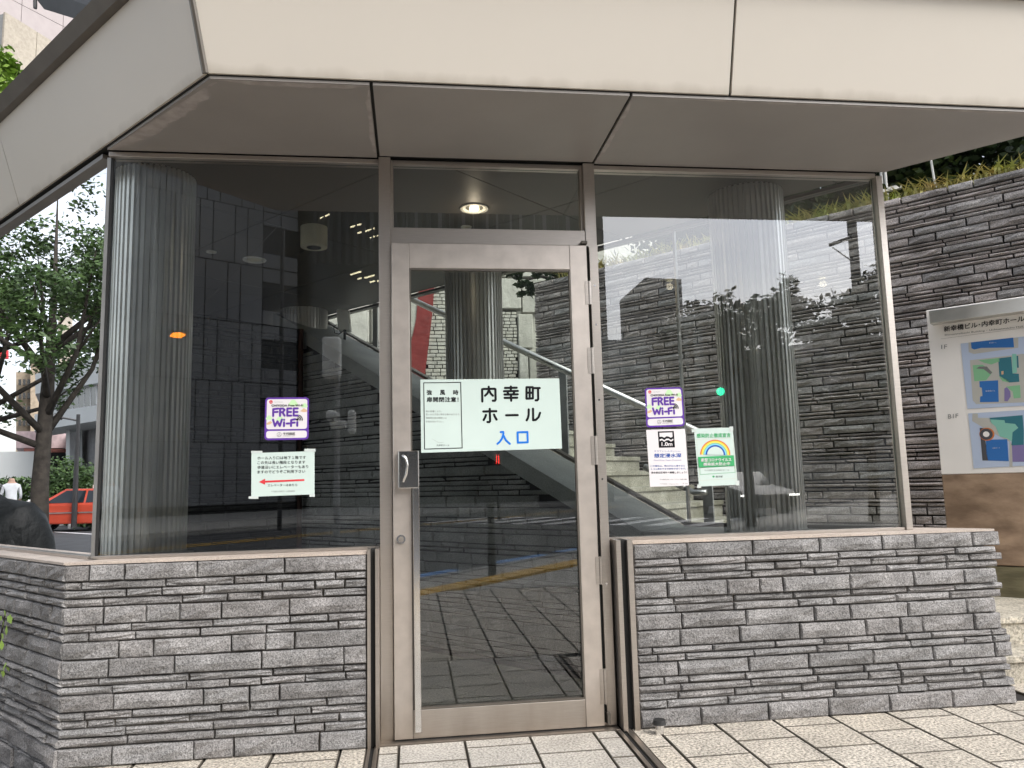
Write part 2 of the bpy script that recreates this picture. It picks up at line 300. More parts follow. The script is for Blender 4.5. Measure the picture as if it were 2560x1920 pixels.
ZU = np.array([0, 0, 1.0]); XU = np.array([1.0, 0, 0]); YU = np.array([0, 1.0, 0])

# ================================================================= SETTING: ground
gd = bpy.data.objects  # noqa
b = MB(); addv(b, [(-400, -400, -.32), (400, -400, -.32), (400, 400, -.32), (-400, 400, -.32)], [(0, 1, 2, 3)])
g0 = build(b, 'ground', M['asphalt'], kind='structure')
SM = lambda mm, ss_, z=0: np.array([-.7408*mm - .6717*ss_ * 1.0, -.6717*mm + .7408*ss_, z])   # street frame: mm metres out from origin, ss_ metres along to the back left
def quad_street(b, m0, m1, s0, s1, z, mi=0): addv(b, [SM(m0, s0, z), SM(m1, s0, z), SM(m1, s1, z), SM(m0, s1, z)], [(0, 1, 2, 3)], mi)
b = MB(); prism(b, [(-1.56, -.16), tuple(NS(-1.95, .55)[:2]), tuple(NS(-1.95, 60)[:2]), tuple(NS(-4.05, 60)[:2]), tuple(NS(-4.05, -60)[:2]), tuple(NS(9, -60)[:2]), tuple(NS(9, 8)[:2]), (-1.0, .3)], -.5, -.03)
sw = build(b, 'sidewalk', M['pave'], kind='structure')
b = MB(); prism(b, [tuple(NS(n_, s_)[:2]) for n_, s_ in ((-1.0, .8), (-1.97, .5), (-1.97, 20), (-1.0, 20))], -.5, -.21); build(b, 'planting_strip', M['soil'], kind='structure')
b = MB(); quad_street(b, 4.2, 18, -60, 70, -.16); build(b, 'road', M['asphalt'], kind='structure')
b = MB(); hexa(b, [SM(4.05, -60, -.5), SM(4.2, -60, -.5), SM(4.2, 60, -.5), SM(4.05, 60, -.5), SM(4.05, -60, -.015), SM(4.2, -60, -.015), SM(4.2, 60, -.015), SM(4.05, 60, -.015)])
build(b, 'kerb', M['kerb'], kind='structure')
b = MB(); hexa(b, [SM(18, -60, -.5), SM(30, -60, -.5), SM(30, 70, -.5), SM(18, 70, -.5), SM(18, -60, -.02), SM(30, -60, -.02), SM(30, 70, -.02), SM(18, 70, -.02)])
build(b, 'far_sidewalk', M['pave'], kind='structure')
rm = MB()
quad_street(rm, 9.6, 9.78, -6, 60, -.154, 0)
for k in range(9): quad_street(rm, 5.2+k*1.15, 5.2+k*1.15+.5, -21, -17, -.154, 0)
quad_street(rm, 13.9, 14.05, -30, 12, -.154, 1); quad_street(rm, 14.35, 14.5, -30, 12, -.154, 1)
for s0, l in ((-5.6, 1.0), (-4.2, .45), (-7.6, 1.5), (-9.6, .8), (4, 1.6), (9, 1.4)): quad_street(rm, 4.75, 5.25, s0-l, s0, -.154, 2)
build(rm, 'road_markings', [M['line'], M['yline'], M['bline']], kind='structure')
# tactile strip of ribbed yellow slabs along the kerb
tac = E('tactile_strip', 'yellow ribbed tactile paving strip running along the kerb', 'tactile paving', tuple(SM(3.2, 0, 0)))
for k in range(44):
    b = MB(); s = -9+k*.303
    hexa(b, [SM(3.05, s, -.05), SM(3.35, s, -.05), SM(3.35, s+.297, -.05), SM(3.05, s+.297, -.05), SM(3.05, s, .004), SM(3.35, s, .004), SM(3.35, s+.297, .004), SM(3.05, s+.297, .004)])
    for q in range(4):
        a = 3.08+q*.066; hexa(b, [SM(a, s+.02, .003), SM(a+.035, s+.02, .003), SM(a+.035, s+.277, .003), SM(a, s+.277, .003), SM(a+.008, s+.025, .009), SM(a+.027, s+.025, .009), SM(a+.027, s+.272, .009), SM(a+.008, s+.272, .009)])
    build(b, 'tactile_slab', M['yline'], tac)
# paving in front of the pavilion: separate slabs over a dark bed
pv = MB(); prism(pv, [(-1.56, -.15), (-1.60, -.45), (-3.2, -1.9), (-3.2, -5.0), (6.2, -5.0), (6.2, .9), (-.2, .02)], -.06, -.0125)
pav = build(pv, 'pavement', M['joint'], kind='structure')
def slab(x0, x1, y0, y1, mt, parent, z=0.0, name='paving_tile'):
    b = MB(); e = .004; z1 = z+R.uniform(-.0008, .0008)
    addv(b, [(x0, y0, z-.03), (x1, y0, z-.03), (x1, y1, z-.03), (x0, y1, z-.03), (x0, y0, z1-.003), (x1, y0, z1-.003), (x1, y1, z1-.003), (x0, y1, z1-.003),
             (x0+e, y0+e, z1), (x1-e, y0+e, z1), (x1-e, y1-e, z1), (x0+e, y1-e, z1)],
         [(8, 9, 10, 11), (4, 5, 9, 8), (5, 6, 10, 9), (6, 7, 11, 10), (7, 4, 8, 11), (0, 1, 5, 4), (1, 2, 6, 5), (2, 3, 7, 6), (3, 0, 4, 7)])
    b[2][5:] = [1]*4; b[2][1:5] = [1]*4
    return build(b, name, [mt, M['dirt']], parent)
xs = [1.119+.2885*k for k in range(-15, 16) if 1.119+.2885*k > -1.4 or False]
xs = [1.119+.2885*k for k in range(-15, 16)]
for i, x in enumerate(xs):
    off = -.095 if i % 2 == 0 else -.245
    y = off+.2875*2
    while y > -4.7:
        x0, x1 = x+.004, x+.2845; y0, y1 = y-.2815, y; 
        inr_y = y1 > -1.62
        if inr_y and y0 < -1.62 and x1 > -.2 and x0 < 1.0 and y1 - y0 > .2: inr_y = False; y1 = -1.622
        if inr_y and x0 < -.2 < x1: x1 = -.21
        if inr_y and x0 < 1.0 < x1: x0 = 1.004
        inrec = (inr_y and x1 > -.2 and x0 < 1.0) or x1-x0 < .015
        if x1 < -1.5 and y1 > -.45-.9*(-1.5-x1): inrec = True
        if not inrec:
            if not (x1 < -.3 and y0 > .3): slab(x0, x1, max(y0, -4.9), min(y1, .85 if x0 > 2.9 else -.1), M['tile'], pav) if (min(y1, .85 if x0 > 2.9 else -.1) - y0 > .03) else None
        y -= .2875
for i, (x0, x1) in enumerate(((-.155, -.07), (-.064, .223), (.229, .521), (.527, .817), (.823, .925))):
    y = -.128-(0.0 if i % 2 == 0 else .0)-(.0 if i % 2 else .0)
    lens = [.232, .29, .29, .29, .29, .29, .29, .29, .29, .29] if i % 2 else [.10, .16, .24, .29, .29, .29, .29, .29, .29, .29, .3]
    lens = [.10]+[.24]*12 if i in (0, 2, 4) else [.235]+[.29]*10
    for l in lens:
        if y < -1.60: break
        l = min(l, y+1.617)
        slab(x0, x1, y-l+.006, y, M['tile_g'], pav); y -= l
# interior floor
fl = MB(); P4 = [NS(NL+.02, -1.55), NS(1.9, -1.55), NS(1.9, 4.3), NS(NL+.02, 4.3)]
fo = MB(); addv(fo, [(-.35, .05, -.012), (1.25, .05, -.012), (1.35, .75, -.012), tuple(NS(1.9, 4.4, -.012)), tuple(NS(NL, 4.4, -.012)), (-1.4, .08, -.012)], [(0, 1, 2, 3, 4, 5)])
floor = build(fo, 'floor', M['joint'], kind='structure')
for i in range(-3, 9):
    for j in range(-5, 16):
        n0, s0 = i*.295-.2+.0, j*.295; c = NS(n0+.147, s0+.147)
        if c[1] < .23 or n0+.295 > 1.37 or n0 < -1.0 or s0 > 2.5: continue
        b = MB(); q = [NS(n0+.003, s0+.003), NS(n0+.292, s0+.003), NS(n0+.292, s0+.292), NS(n0+.003, s0+.292)]
        hexa(b, [p+np.array([0, 0, z]) for z in (-.03, -.001) for p in q]); build(b, 'floor_tile', M['tile_in'], floor)
for (x0, x1) in ((-.095, .2), (.204, .5), (.504, .8), (.804, .9)): slab(x0, x1, -.035, .16, M['tile_in'], floor, name='floor_tile')
# threshold and flood barrier tracks
th = E('door_threshold', 'ribbed metal threshold strip under the glass door', 'threshold', (.4, -.1, 0))
bxo('threshold_bar', M['steel'], th, -.158, .953, -.125, -.098, -.01, .004); bxo('threshold_bar', M['steel'], th, -.158, .953, -.093, -.04, -.01, .003)
for nme, x0, x1, sk in (('left', -.206, -.158, .0), ('right', .935, 1.0, .0)):
    t = E('floor_track', ('slotted metal floor track running out from the left jamb of the door' if nme == 'left' else 'slotted metal floor track running out from the right jamb of the door'), 'floor track', ((x0+x1)/2, -.1, 0), 'flood barrier floor tracks')
    wd = (x1-x0)
    bxo('track_flange', M['steel'], t, x0, x0+wd*.28, -1.6, -.1, -.01, .002); bxo('track_slot', M['black'], t, x0+wd*.28, x0+wd*.62, -1.6, -.1, -.015, -.006); bxo('track_flange', M['steel'], t, x0+wd*.62, x1, -1.6, -.1, -.01, .002)

# ================================================================= low stone walls
WT, WY = .855, -.145
def low_wall_left():
    t = E('stone_wall', 'low coursed grey granite wall left of the door, turning a corner', 'stone wall', (-.9, -.1, 0))
    cs = courses_down(.845, 0); XC = -1.435-.145*math.tan(math.radians(21))-.01
    # front run
    top = cs[0]; o = np.array([XC, WY, 0])
    b = MB(); box(b, XC+.03, -.205, WY+.028, .10, 0, .80); build(b, 'mortar_core', M['mortar'], t)
    stone_wall(t, o, XU, -YU, -.208-XC, cs, M['stone'], lens=(.15, .38), name='stone')
    # side run along the left pane
    u = DD; n = -NN; o2 = np.array([XC, WY, 0]); cs2 = courses_down(.845, 0)+[(-.012, 0, 0), (-.10, -.012, 1), (-.2, -.10, 1)]; 
    b = MB(); obox(b, o2, u, n, .02, 4.2, -.2, -.028, -.25, .80); build(b, 'mortar_core', M['mortar'], t)
    n2 = -NN
    b2 = []
    # side run is laid from the corner backwards, so mirror u to keep faces outward
    stone_wall(t, o2+u*4.2, -u, n2, 4.2, cs2, M['stone'], lens=(.13, .3), limit=170, score=near, name='stone')
    # coping slabs
    xs_ = [XC, -1.175, -.86, -.60, -.32, -.2]
    for a, c in zip(xs_[:-1], xs_[1:]):
        b = MB(); sk = .10 if a > XC else -.0
        vs = [(a+.0015, WY+.004, .846), (c-.0015, WY+.004, .846), (c+.05-.0015 if c < -.21 else c, -.02, .846), (a+(.05 if a > XC else .06)+.0015, -.02, .846)]
        hexa(b, vs+[(v[0], v[1], .857) for v in vs]); build(b, 'coping_slab', M['coping'], t)
    for k in range(9):
        b = MB(); s0, s1 = .02+k*.44, .02+(k+1)*.44-.003; obox(b, o2, u, n, s0, s1, -.145, -.004, .846, .857); build(b, 'coping_slab', M['coping'], t)
    # plant leaves creeping at the left edge
    return t
low_wall_left()
def low_wall_right():
    t = E('stone_wall', 'low coursed grey granite wall right of the door below the wide window', 'stone wall', (2, -.1, 0))
    cs = courses_down(.845, 0); o = np.array([1.045, WY, 0]); Lx = 2.95-1.045
    b = MB(); box(b, 1.04, 2.90, WY+.028, .12, 0, .80); obox(b, (2.90, WY+.02, 0), DD, NN, .32, 1.3, -.3, -.02, 0, .80); build(b, 'mortar_core', M['mortar'], t)
    stone_wall(t, o, XU, -YU, Lx, cs, M['stone'], lens=(.15, .35), name='stone', ends=.035)
    stone_wall(t, np.array([2.93, WY+.035, 0]), DD, NN, 1.6, cs, M['stone'], lens=(.13, .31), name='stone', limit=60, score=near, x_start=.09)
    xs_ = [1.045, 1.30, 1.47, 1.74, 1.89, 2.16, 2.31, 2.58, 2.95]
    for a, c in zip(xs_[:-1], xs_[1:]):
        b = MB(); sh = -.13; vs = [(a+.0015, WY+.004, .846), (c-.0015, WY+.004, .846), (c+(sh if c < 2.9 else -.1)-.0015, -.02, .846), (a+(sh if a > 1.05 else 0)+.0015, -.02, .846)]
        hexa(b, vs+[(v[0], v[1], .857) for v in vs]); build(b, 'coping_slab', M['coping'], t)
    b = MB(); vs = [(2.60, -.018, .846), (2.84, -.018, .846), tuple(NS(2.0, -.4, .846)), tuple(NS(1.93, -.4, .846))]; hexa(b, vs+[(v[0], v[1], .857) for v in vs]); build(b, 'coping_slab', M['coping'], t)
low_wall_right()
# jamb channels at the wall ends
for lab, x0, x1 in (('left', -.205, -.152), ('right', .962, 1.042)):
    t = E('barrier_channel', 'upright slotted metal channel at the end of the stone wall %s of the door' % lab, 'metal channel', ((x0+x1)/2, -.1, 0), 'flood barrier channels')
    wd = x1-x0
    bxo('channel_flange', M['steel'], t, x0, x0+wd*.27, -.15, -.04, .0, .868); bxo('channel_flange', M['steel'], t, x0+wd*.68, x1, -.15, -.04, .0, .868)
    bxo('channel_slot', M['black'], t, x0+wd*.27, x0+wd*.68, -.125, -.05, .0, .866)
    bxo('channel_back', M['steel'], t, x0, x1, -.038, .03, 0, .863)

# ================================================================= entrance frame, windows and door
fr = E('door_frame', 'warm grey stainless steel frame around the entrance door and its transom', 'door frame', (.4, 0, 0))
ZC = 2.785
bxo('jamb', M['steel'], fr, -.15, -.092, -.065, .05, 0, ZC, bev=.0015); bxo('jamb', M['steel'], fr, .893, .951, -.06, .05, 0, ZC, bev=.0015)
bxo('transom_bar', M['steel'], fr, -.091, .892, -.055, .045, 2.345, 2.425, bev=.0015)
bxo('bead', M['steel'], fr, -.091, -.079, -.03, .02, 2.426, ZC); bxo('bead', M['steel'], fr, .88, .892, -.03, .02, 2.426, ZC); bxo('bead', M['steel'], fr, -.078, .879, -.03, .02, 2.762, ZC)
def pane(name, x0, x1, z0, z1, y, parent, g=None, th=.008):
    b = MB(); vs = [(x0, y, z0), (x1, y, z0), (x1, y+th, z0), (x0, y+th, z0), (x0, y, z1), (x1, y, z1), (x1, y+th, z1), (x0, y+th, z1)]
    addv(b, vs, [(0, 1, 5, 4)], 0); addv(b, vs, [(2, 3, 7, 6)], 1); addv(b, vs, [(1, 2, 6, 5), (3, 0, 4, 7), (4, 5, 6, 7), (0, 3, 2, 1)], 2)
    return build(b, name, [g or GF, GC, GEDGE], parent)
def pane_o(name, n, s0, s1, zf0, zf1, parent, g, th=.008, outn=1):   # pane standing on a line n=const, glass face towards the street side outn
    b = MB(); a, c = NS(n, s0), NS(n, s1); q = NN*th*(-outn)
    vs = [a+ZU*zf0(s0), c+ZU*zf0(s1), c+q+ZU*zf0(s1), a+q+ZU*zf0(s0), a+ZU*zf1, c+ZU*zf1, c+q+ZU*zf1, a+q+ZU*zf1]
    f1 = (0, 1, 5, 4) if outn < 0 else (4, 5, 1, 0); f2 = (2, 3, 7, 6) if outn < 0 else (6, 7, 3, 2)
    # make the mirror face point outward
    addv(b, vs, [f1], 0); addv(b, vs, [f2], 1); addv(b, vs, [(1, 2, 6, 5), (3, 0, 4, 7), (4, 5, 6, 7)], 2)
    o = build(b, name, [g, GC, GEDGE], parent)
    return o
pane('transom_glass', -.078, .879, 2.426, 2.761, -.008, fr)
# corner gasket, hinge-side post and hinges
HP = E('hinge_post', 'narrow stainless strip carrying the door hinges beside the wide window', 'metal strip', (.93, -.06, 0))
bxo('strip', M['steel'], HP, .905, .948, -.078, -.0655, .01, 2.335)
bxo('dark_gap', M['black'], HP, .889, .904, -.064, -.06, .02, 2.34)
b = MB(); box(b, .865, .895, -.085, -.056, 2.348, 2.362); build(b, 'pivot_stop', M['fasciatrim'], HP); 
for z in (2.24, 1.90, 1.20, .74, .22):
    pass
def window(x0, x1, z0, z1, label, parentname='shop_window', right_post=False, left_corner=False):
    t = E(parentname, label, 'window', ((x0+x1)/2, 0, z0))
    bxo('head_frame', M['steel'], t, x0, x1, -.035, .03, z1-.022, z1, bev=.001)
    bxo('sill_frame', M['steel'], t, x0, x1, -.03, .03, z0, z0+.014, bev=.001)
    pane('glass_pane', x0+.002, x1-.002, z0+.0145, z1-.0225, -.004, t)
    return t
wl = window(-1.432, -.152, .858, 2.785, 'tall frameless window left of the door with a free wifi sticker on it')
wr = window(.953, 2.535, .858, 2.785, 'wide window right of the door carrying three notices')
bxo('corner_post', M['steel'], wr, 2.536, 2.572, -.04, .02, .858, 2.77, bev=.0015)
b = MB(); box(b, -1.428, -1.418, -.012, .02, .872, 2.762); build(b, 'corner_seal', M['rubber'], wl)
b = MB(); box(b, -1.446, -1.4295, -.012, .006, .862, 2.764); build(b, 'corner_strip', M['silver'], wl)
# left side window (mirrors the street)
ws = E('side_window', 'left side window at an angle, mirroring the tree and the street', 'window', (-2, .6, .86))
pane_o('glass_pane', NL, .005, 3.9, lambda s: .872, 2.762, ws, GL, outn=-1)
s_c = float(np.array([-1.435, 0, 0])@DD)
for ob in [o for o in ws.children]: bpy.data.objects.remove(ob)
pane_o('glass_pane', NL, s_c+.018, 4.2, lambda s: .872, 2.762, ws, GL, outn=-1)
obo('head_frame', M['fasciatrim'], ws, NS(NL, 0), DD, NN, s_c+.02, 4.2, -.03, .03, 2.763, 2.785); obo('sill_frame', M['steel'], ws, NS(NL, 0), DD, NN, s_c+.02, 4.2, -.025, .03, .858, .871)
# right side window over the sloped cap
zcap = lambda s: max(.855, 1.085+.5*s)
wr2 = E('side_window', 'stepped line of glass panes above the sloped granite cap inside', 'window', tuple(NS(NR, .5, 1)))
sq = float(np.array([2.567, 0, 0])@DD)
edges = [sq+.03, -.47, 1.31, 2.42, 3.4]
for a, c in zip(edges[:-1], edges[1:]):
    pane_o('glass_pane', NR, a+.004, c-.004, lambda s: zcap(s)+.02, 2.765, wr2, GS, outn=1)
for e in edges[1:-1]: obo('mullion', M['silver'], wr2, NS(NR, e), DD, NN, -.007, .007, -.015, .012, zcap(e)+.02, 2.765)
obo('head_frame', M['fasciatrim'], wr2, NS(NR, 0), DD, NN, sq+.05, 4.2, -.03, .03, 2.766, 2.785)
b = MB()
for (a, c) in ((sq+.05, -.46), (-.46, 3.4)):
    p = [NS(NR-.03, a, zcap(a)), NS(NR+.03, a, zcap(a)), NS(NR+.03, c, zcap(c)), NS(NR-.03, c, zcap(c))]; hexa(b, p+[q+ZU*.02 for q in p])
build(b, 'bottom_frame', M['fasciatrim'], wr2)

# door leaf
dr = E('glass_door', 'hinged glass door in a brushed steel frame with long pull bar', 'door', (.4, -.05, 0))
Y0, Y1 = -.09, -.045
bxo('stile', M['steel2'], dr, -.088, -.004, Y0, Y1, .012, 2.335, bev=.0015); bxo('stile', M['steel2'], dr, .80, .887, Y0, Y1, .012, 2.335, bev=.0015)
bxo('top_rail', M['steel2'], dr, -.003, .799, Y0+.001, Y1, 2.21, 2.335, bev=.0015); bxo('bottom_rail', M['steel'], dr, -.003, .799, Y0+.001, Y1, .012, .135, bev=.0015)
pane('glass_pane', -.003, .799, .136, 2.209, -.066, dr, GD)
for nme, a in (('glazing_bead', (-.003, .004, -.088, -.067, .136, 2.209)), ('glazing_bead', (.792, .799, -.088, -.067, .136, 2.209)), ('glazing_bead', (.0045, .7915, -.088, -.067, .136, .145)), ('glazing_bead', (.0045, .7915, -.088, -.067, 2.20, 2.209))): bxo(nme, M['fasciatrim'], dr, *a)
hd = bxo('pull_handle', M['chrome'], dr, -.062, .034, -.135, -.0905, 1.14, 1.315, bev=.004)
b = MB(); tube(b, [(-.040, -.137, 1.17), (-.024, -.143, 1.21), (-.020, -.145, 1.25), (-.026, -.142, 1.28), (-.043, -.137, 1.295)], .006, 8); build(b, 'grip_rim', M['chrome'], hd, smooth=True)
bxo('pull_bar', M['chrome'], dr, .004, .034, -.118, -.098, .045, 1.139, bev=.002)
b = MB(); cylY(b, (-.052, -.098, .905), .021, .0075, 32); lk = build(b, 'lock_cylinder', M['chrome'], dr)
b = MB(); cylY(b, (-.052, -.1005, .905), .013, .002, 24); cylY(b, (-.052, -.1025, .905), .006, .0018, 16); build(b, 'key_slot', M['steel'], lk)
for z0, h in ((2.03, .12), (1.68, .13), (1.23, .14), (.66, .13), (.11, .16)):
    b = MB(); tube(b, [(.897, -.092, z0), (.897, -.092, z0+h)], .007, 10); box(b, .872, .889, -.0925, -.0905, z0, z0+h); build(b, 'hinge', M['steel'], dr)
for z in (2.13, 1.93, 1.55, 1.16, .66): 
    b = MB(); cylY(b, (.925, -.0795, z), .005, .003, 10); build(b, 'screw', M['chrome'], HP)
b = MB(); box(b, .90, .915, -.10, -.02, .02, .07); build(b, 'floor_bolt', M['fasciatrim'], HP)
# door sweep shadow gap and floor stop
b = MB(); box(b, -.085, .885, -.08, -.05, .002, .011); build(b, 'bottom_seal', M['rubber'], dr)
ds = E('door_stop', 'small steel floor stop with a black rubber cap on the paving', 'door stop', (1.11, -.223, 0))
b = MB(); cyl(b, (1.11, -.223, 0), .021, .045, 20); build(b, 'post', M['chrome'], ds); b = MB(); cyl(b, (1.11, -.223, .045), .030, .02, 20, .027); build(b, 'cap', M['rubber'], ds)

# ================================================================= canopy
cn = E('canopy', 'wide angular canopy with cream metal fascia over the glass entrance', 'canopy', (1, 0, 2.78))
YF, ZF, ZT, LEAN = -.765, 2.79, 3.24, .31
nA, nB = -1.104, 1.90
xA = (nA-YF*NN[1])/NN[0]; xB = (nB-YF*NN[1])/NN[0]
def off(zz, nleft, ny):  # front-left corner at height zz with lean
    d = LEAN*(zz-ZF); y = ny-d; n_ = nleft-d; return np.array([(n_-y*NN[1])/NN[0], y, zz])
def front_pt(x, zz): return np.array([x, YF-LEAN*(zz-ZF), zz])
def left_pt(s, zz): p = NS(nA-LEAN*(zz-ZF), s); return np.array([p[0], p[1], zz])
def right_pt(s, zz): p = NS(nB+LEAN*(zz-ZF), s); return np.array([p[0], p[1], zz])
def slab4(name, mt, parent, p, inward, th=.03):
    b = MB(); q = [np.array(x)+np.array(inward)*th for x in p]; addv(b, p+q, [(0, 1, 2, 3), (7, 6, 5, 4), (1, 0, 4, 5), (2, 1, 5, 6), (3, 2, 6, 7), (0, 3, 7, 4)]); return build(b, name, mt, parent)
zl, zh = ZF+.017, ZT
cl0, cl1 = off(zl, nA, YF), off(zh, nA, YF)
xs_ = [None, 1.391, 3.25+.0]
slab4('fascia_panel', M['panel'], cn, [cl0+XU*.006, front_pt(1.385, zl), front_pt(1.385, zh), cl1+XU*.006], (0, 1, 0))
xr0, xr1 = (nB+LEAN*(zl-ZF)-(YF-LEAN*(zl-ZF))*NN[1])/NN[0], (nB+LEAN*(zh-ZF)-(YF-LEAN*(zh-ZF))*NN[1])/NN[0]
slab4('fascia_panel', M['panel'], cn, [front_pt(1.397, zl), front_pt(xr0, zl), front_pt(xr1, zh), front_pt(1.397, zh)], (0, 1, 0))
sA0, sA1 = cl0@DD, cl1@DD; sj = float(np.array([-2.234, .795, 0])@DD)
for a0, a1, c in ((sA0+.008, sA1+.008, sj-.003), (None, None, sj+2.2)):
    if a0 is None: a0 = a1 = sj+.003
    slab4('fascia_panel', M['panel'], cn, [left_pt(c, zl), left_pt(a0, zl), left_pt(a1, zh), left_pt(c, zh)], tuple(NN))
slab4('fascia_panel', M['panel'], cn, [left_pt(sj+4.4, zl), left_pt(sj+2.206, zl), left_pt(sj+2.206, zh), left_pt(sj+4.4, zh)], tuple(NN))
p0, p1 = front_pt(xr0, zl), front_pt(xr1, zh)
for k in range(3):
    a0, a1 = (p0@DD+.01, p1@DD+.01) if k == 0 else ((p0@DD)+2.2*k,)*2; c = (p0@DD)+2.2*(k+1)-.006
    slab4('fascia_panel', M['panel'], cn, [right_pt(a0, zl), right_pt(c, zl), right_pt(c, zh), right_pt(a1, zh)], tuple(-NN))
# dark backing behind the joints, roof and top trim
b = MB(); bc = lambda z, i: np.array([(nA-LEAN*(z-ZF)+i-(YF-LEAN*(z-ZF)+i)*NN[1])/NN[0], YF-LEAN*(z-ZF)+i, z])
def ringpoly(z, i):
    A = np.array([((nA-LEAN*(z-ZF)+i)-(YF-LEAN*(z-ZF)+i)*NN[1])/NN[0], YF-LEAN*(z-ZF)+i, z]); B = np.array([((nB+LEAN*(z-ZF)-i)-(YF-LEAN*(z-ZF)+i)*NN[1])/NN[0], YF-LEAN*(z-ZF)+i, z])
    return [A, B, NS(nB+LEAN*(z-ZF)-i, 6.2, z), NS(nA-LEAN*(z-ZF)+i, 6.2, z)]
r0, r1 = ringpoly(ZF+.035, .02), ringpoly(ZT-.01, .02)
addv(b, r0+r1, [(0, 1, 5, 4), (1, 2, 6, 5), (2, 3, 7, 6), (3, 0, 4, 7), (4, 5, 6, 7), (3, 2, 1, 0)]); build(b, 'backing', M['black'], cn)
r0, r1 = ringpoly(ZT+.002, -.035), ringpoly(ZT+.06, -.055)
b = MB(); addv(b, r0+r1, [(0, 1, 5, 4), (1, 2, 6, 5), (2, 3, 7, 6), (3, 0, 4, 7), (4, 5, 6, 7), (3, 2, 1, 0)]); build(b, 'edge_trim', M['fasciatrim'], cn)
# corner hip strip
b = MB(); tube(b, [cl0+np.array([-.002, .004, 0]), cl1+np.array([-.002, .004, 0])], .014, 8); build(b, 'corner_strip', M['fasciatrim'], cn)
# soffit panels (proud of a dark plate)
b = MB(); prism(b, [p[:2] for p in ringpoly(ZF, .004)], ZF+.0125, ZF+.030); build(b, 'dark_plate', M['black'], cn)
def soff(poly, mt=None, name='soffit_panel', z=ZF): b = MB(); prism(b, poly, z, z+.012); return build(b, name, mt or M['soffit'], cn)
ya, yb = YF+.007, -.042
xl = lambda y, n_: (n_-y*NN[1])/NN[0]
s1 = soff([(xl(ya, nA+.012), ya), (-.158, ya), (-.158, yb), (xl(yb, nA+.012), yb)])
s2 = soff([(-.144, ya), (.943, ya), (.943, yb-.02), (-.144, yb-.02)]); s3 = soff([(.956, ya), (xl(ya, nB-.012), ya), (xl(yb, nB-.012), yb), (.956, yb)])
def stain(parent, a, c, wd, inward, seed):
    rr = random.Random(seed); b = MB(); k = 60; vs = []; w_ = wd; a = np.array(a); c = np.array(c); inward = np.array(inward)
    for i in range(k+1):
        t = i/k; w_ = max(.006, w_*.8+.2*wd*rr.uniform(.3, 1.6)); e = min(1, 6*t, 6*(1-t)) ; p = a+(c-a)*t; vs += [(p[0], p[1], ZF-.0012), tuple((p+inward*w_*max(.25, e))[:2])+(ZF-.0012,)]
    addv(b, vs, [(2*i, 2*i+1, 2*i+3, 2*i+2) for i in range(k)]); build(b, 'water_stain', M['stain'], parent)
stain(s1, (xl(ya, nA+.02)+.02, ya+.004), (-.162, ya+.004), .030, (0, 1), 3); stain(s1, (xl(ya, nA+.02), ya+.02), (xl(yb, nA+.02), yb-.01), .065, (.8, .6), 4); stain(s1, (-.162, ya+.04), (-.162, yb-.01), .018, (-1, 0), 5)
stain(s3, (.96, ya+.02), (.96, yb-.02), .018, (1, 0), 6); stain(s3, (.99, ya+.004), (3.1, ya+.004), .018, (0, 1), 7); stain(s3, (1.0, yb-.003), (2.5, yb-.003), .010, (0, -1), 8); stain(s1, (-1.3, yb-.003), (-.2, yb-.003), .007, (0, -1), 9)
# ceiling inside
ce = E('ceiling', 'dark metal panel ceiling over the glazed hall', 'ceiling', tuple(NS(.4, 1, 2.79)))
ce['kind'] = 'structure'; del ce['label']; del ce['category']
b = MB(); prism(b, [NS(NL+.03, 6.1)[:2], (-1.35, .036), (2.5, .036), NS(NR-.03, 6.1)[:2]], 2.802, 2.8055); build(b, 'dark_plate', M['black'], ce)
def clip(poly, f):   # keep f(p)>=0
    r = []
    for i in range(len(poly)):
        p, q = poly[i], poly[(i+1) % len(poly)]; a, c = f(p), f(q)
        if a >= 0: r.append(p)
        if (a >= 0) != (c >= 0): t = a/(a-c); r.append(p+(q-p)*t)
    return r
cuts_n = [NL+.035, -.02, 1.05, NR-.035]; 
for (n0, n1) in zip(cuts_n[:-1], cuts_n[1:]):
    for k in range(-2, 5):
        s0, s1_ = k*1.42-.1, (k+1)*1.42-.1; poly = [NS(n0+.003, s0+.003)[:2], NS(n1-.003, s0+.003)[:2], NS(n1-.003, s1_-.003)[:2], NS(n0+.003, s1_-.003)[:2]]
        poly = clip(poly, lambda p: p[1]-.04)
        if len(poly) > 2: b = MB(); prism(b, poly, 2.790, 2.801); build(b, 'ceiling_panel', M['ceiling'], ce)

# ================================================================= inner stone wall with sloped cap, end wall
iw = E('inner_stone_wall', 'grey coursed stone wall inside, rising leftwards under a smooth granite slope', 'stone wall', tuple(NS(1.36, 1, 0)))
ztop_in = lambda s: max(.80, zcap(s)-.10)
o_in = NS(1.36, 4.2); Lin = 4.2+1.3
stone_wall(iw, o_in, -DD, -NN, Lin-.0, courses_down(2.60, 0, .845/1090), M['stone_in'], lens=(.16, .38), limit=300, score=near, top=lambda x: ztop_in(4.2-x)-.0, rough=.003, name='stone')
b = MB()
pts = [(4.2, 0), (-1.25, 0), (-1.25, .78), (-.56, .78), (-.46, zcap(-.46)-.12), (3.3, zcap(3.3)-.12), (4.2, zcap(3.3)-.12)]
nn = len(pts); vs = [NS(1.375, s, z) for s, z in pts]+[NS(1.88, s, z) for s, z in pts]
addv(b, vs, [tuple(range(nn)), tuple(range(2*nn-1, nn-1, -1))]+[(i, (i+1) % nn+0, nn+(i+1) % nn, nn+i) for i in range(nn)]); build(b, 'mortar_core', M['joint'], iw)
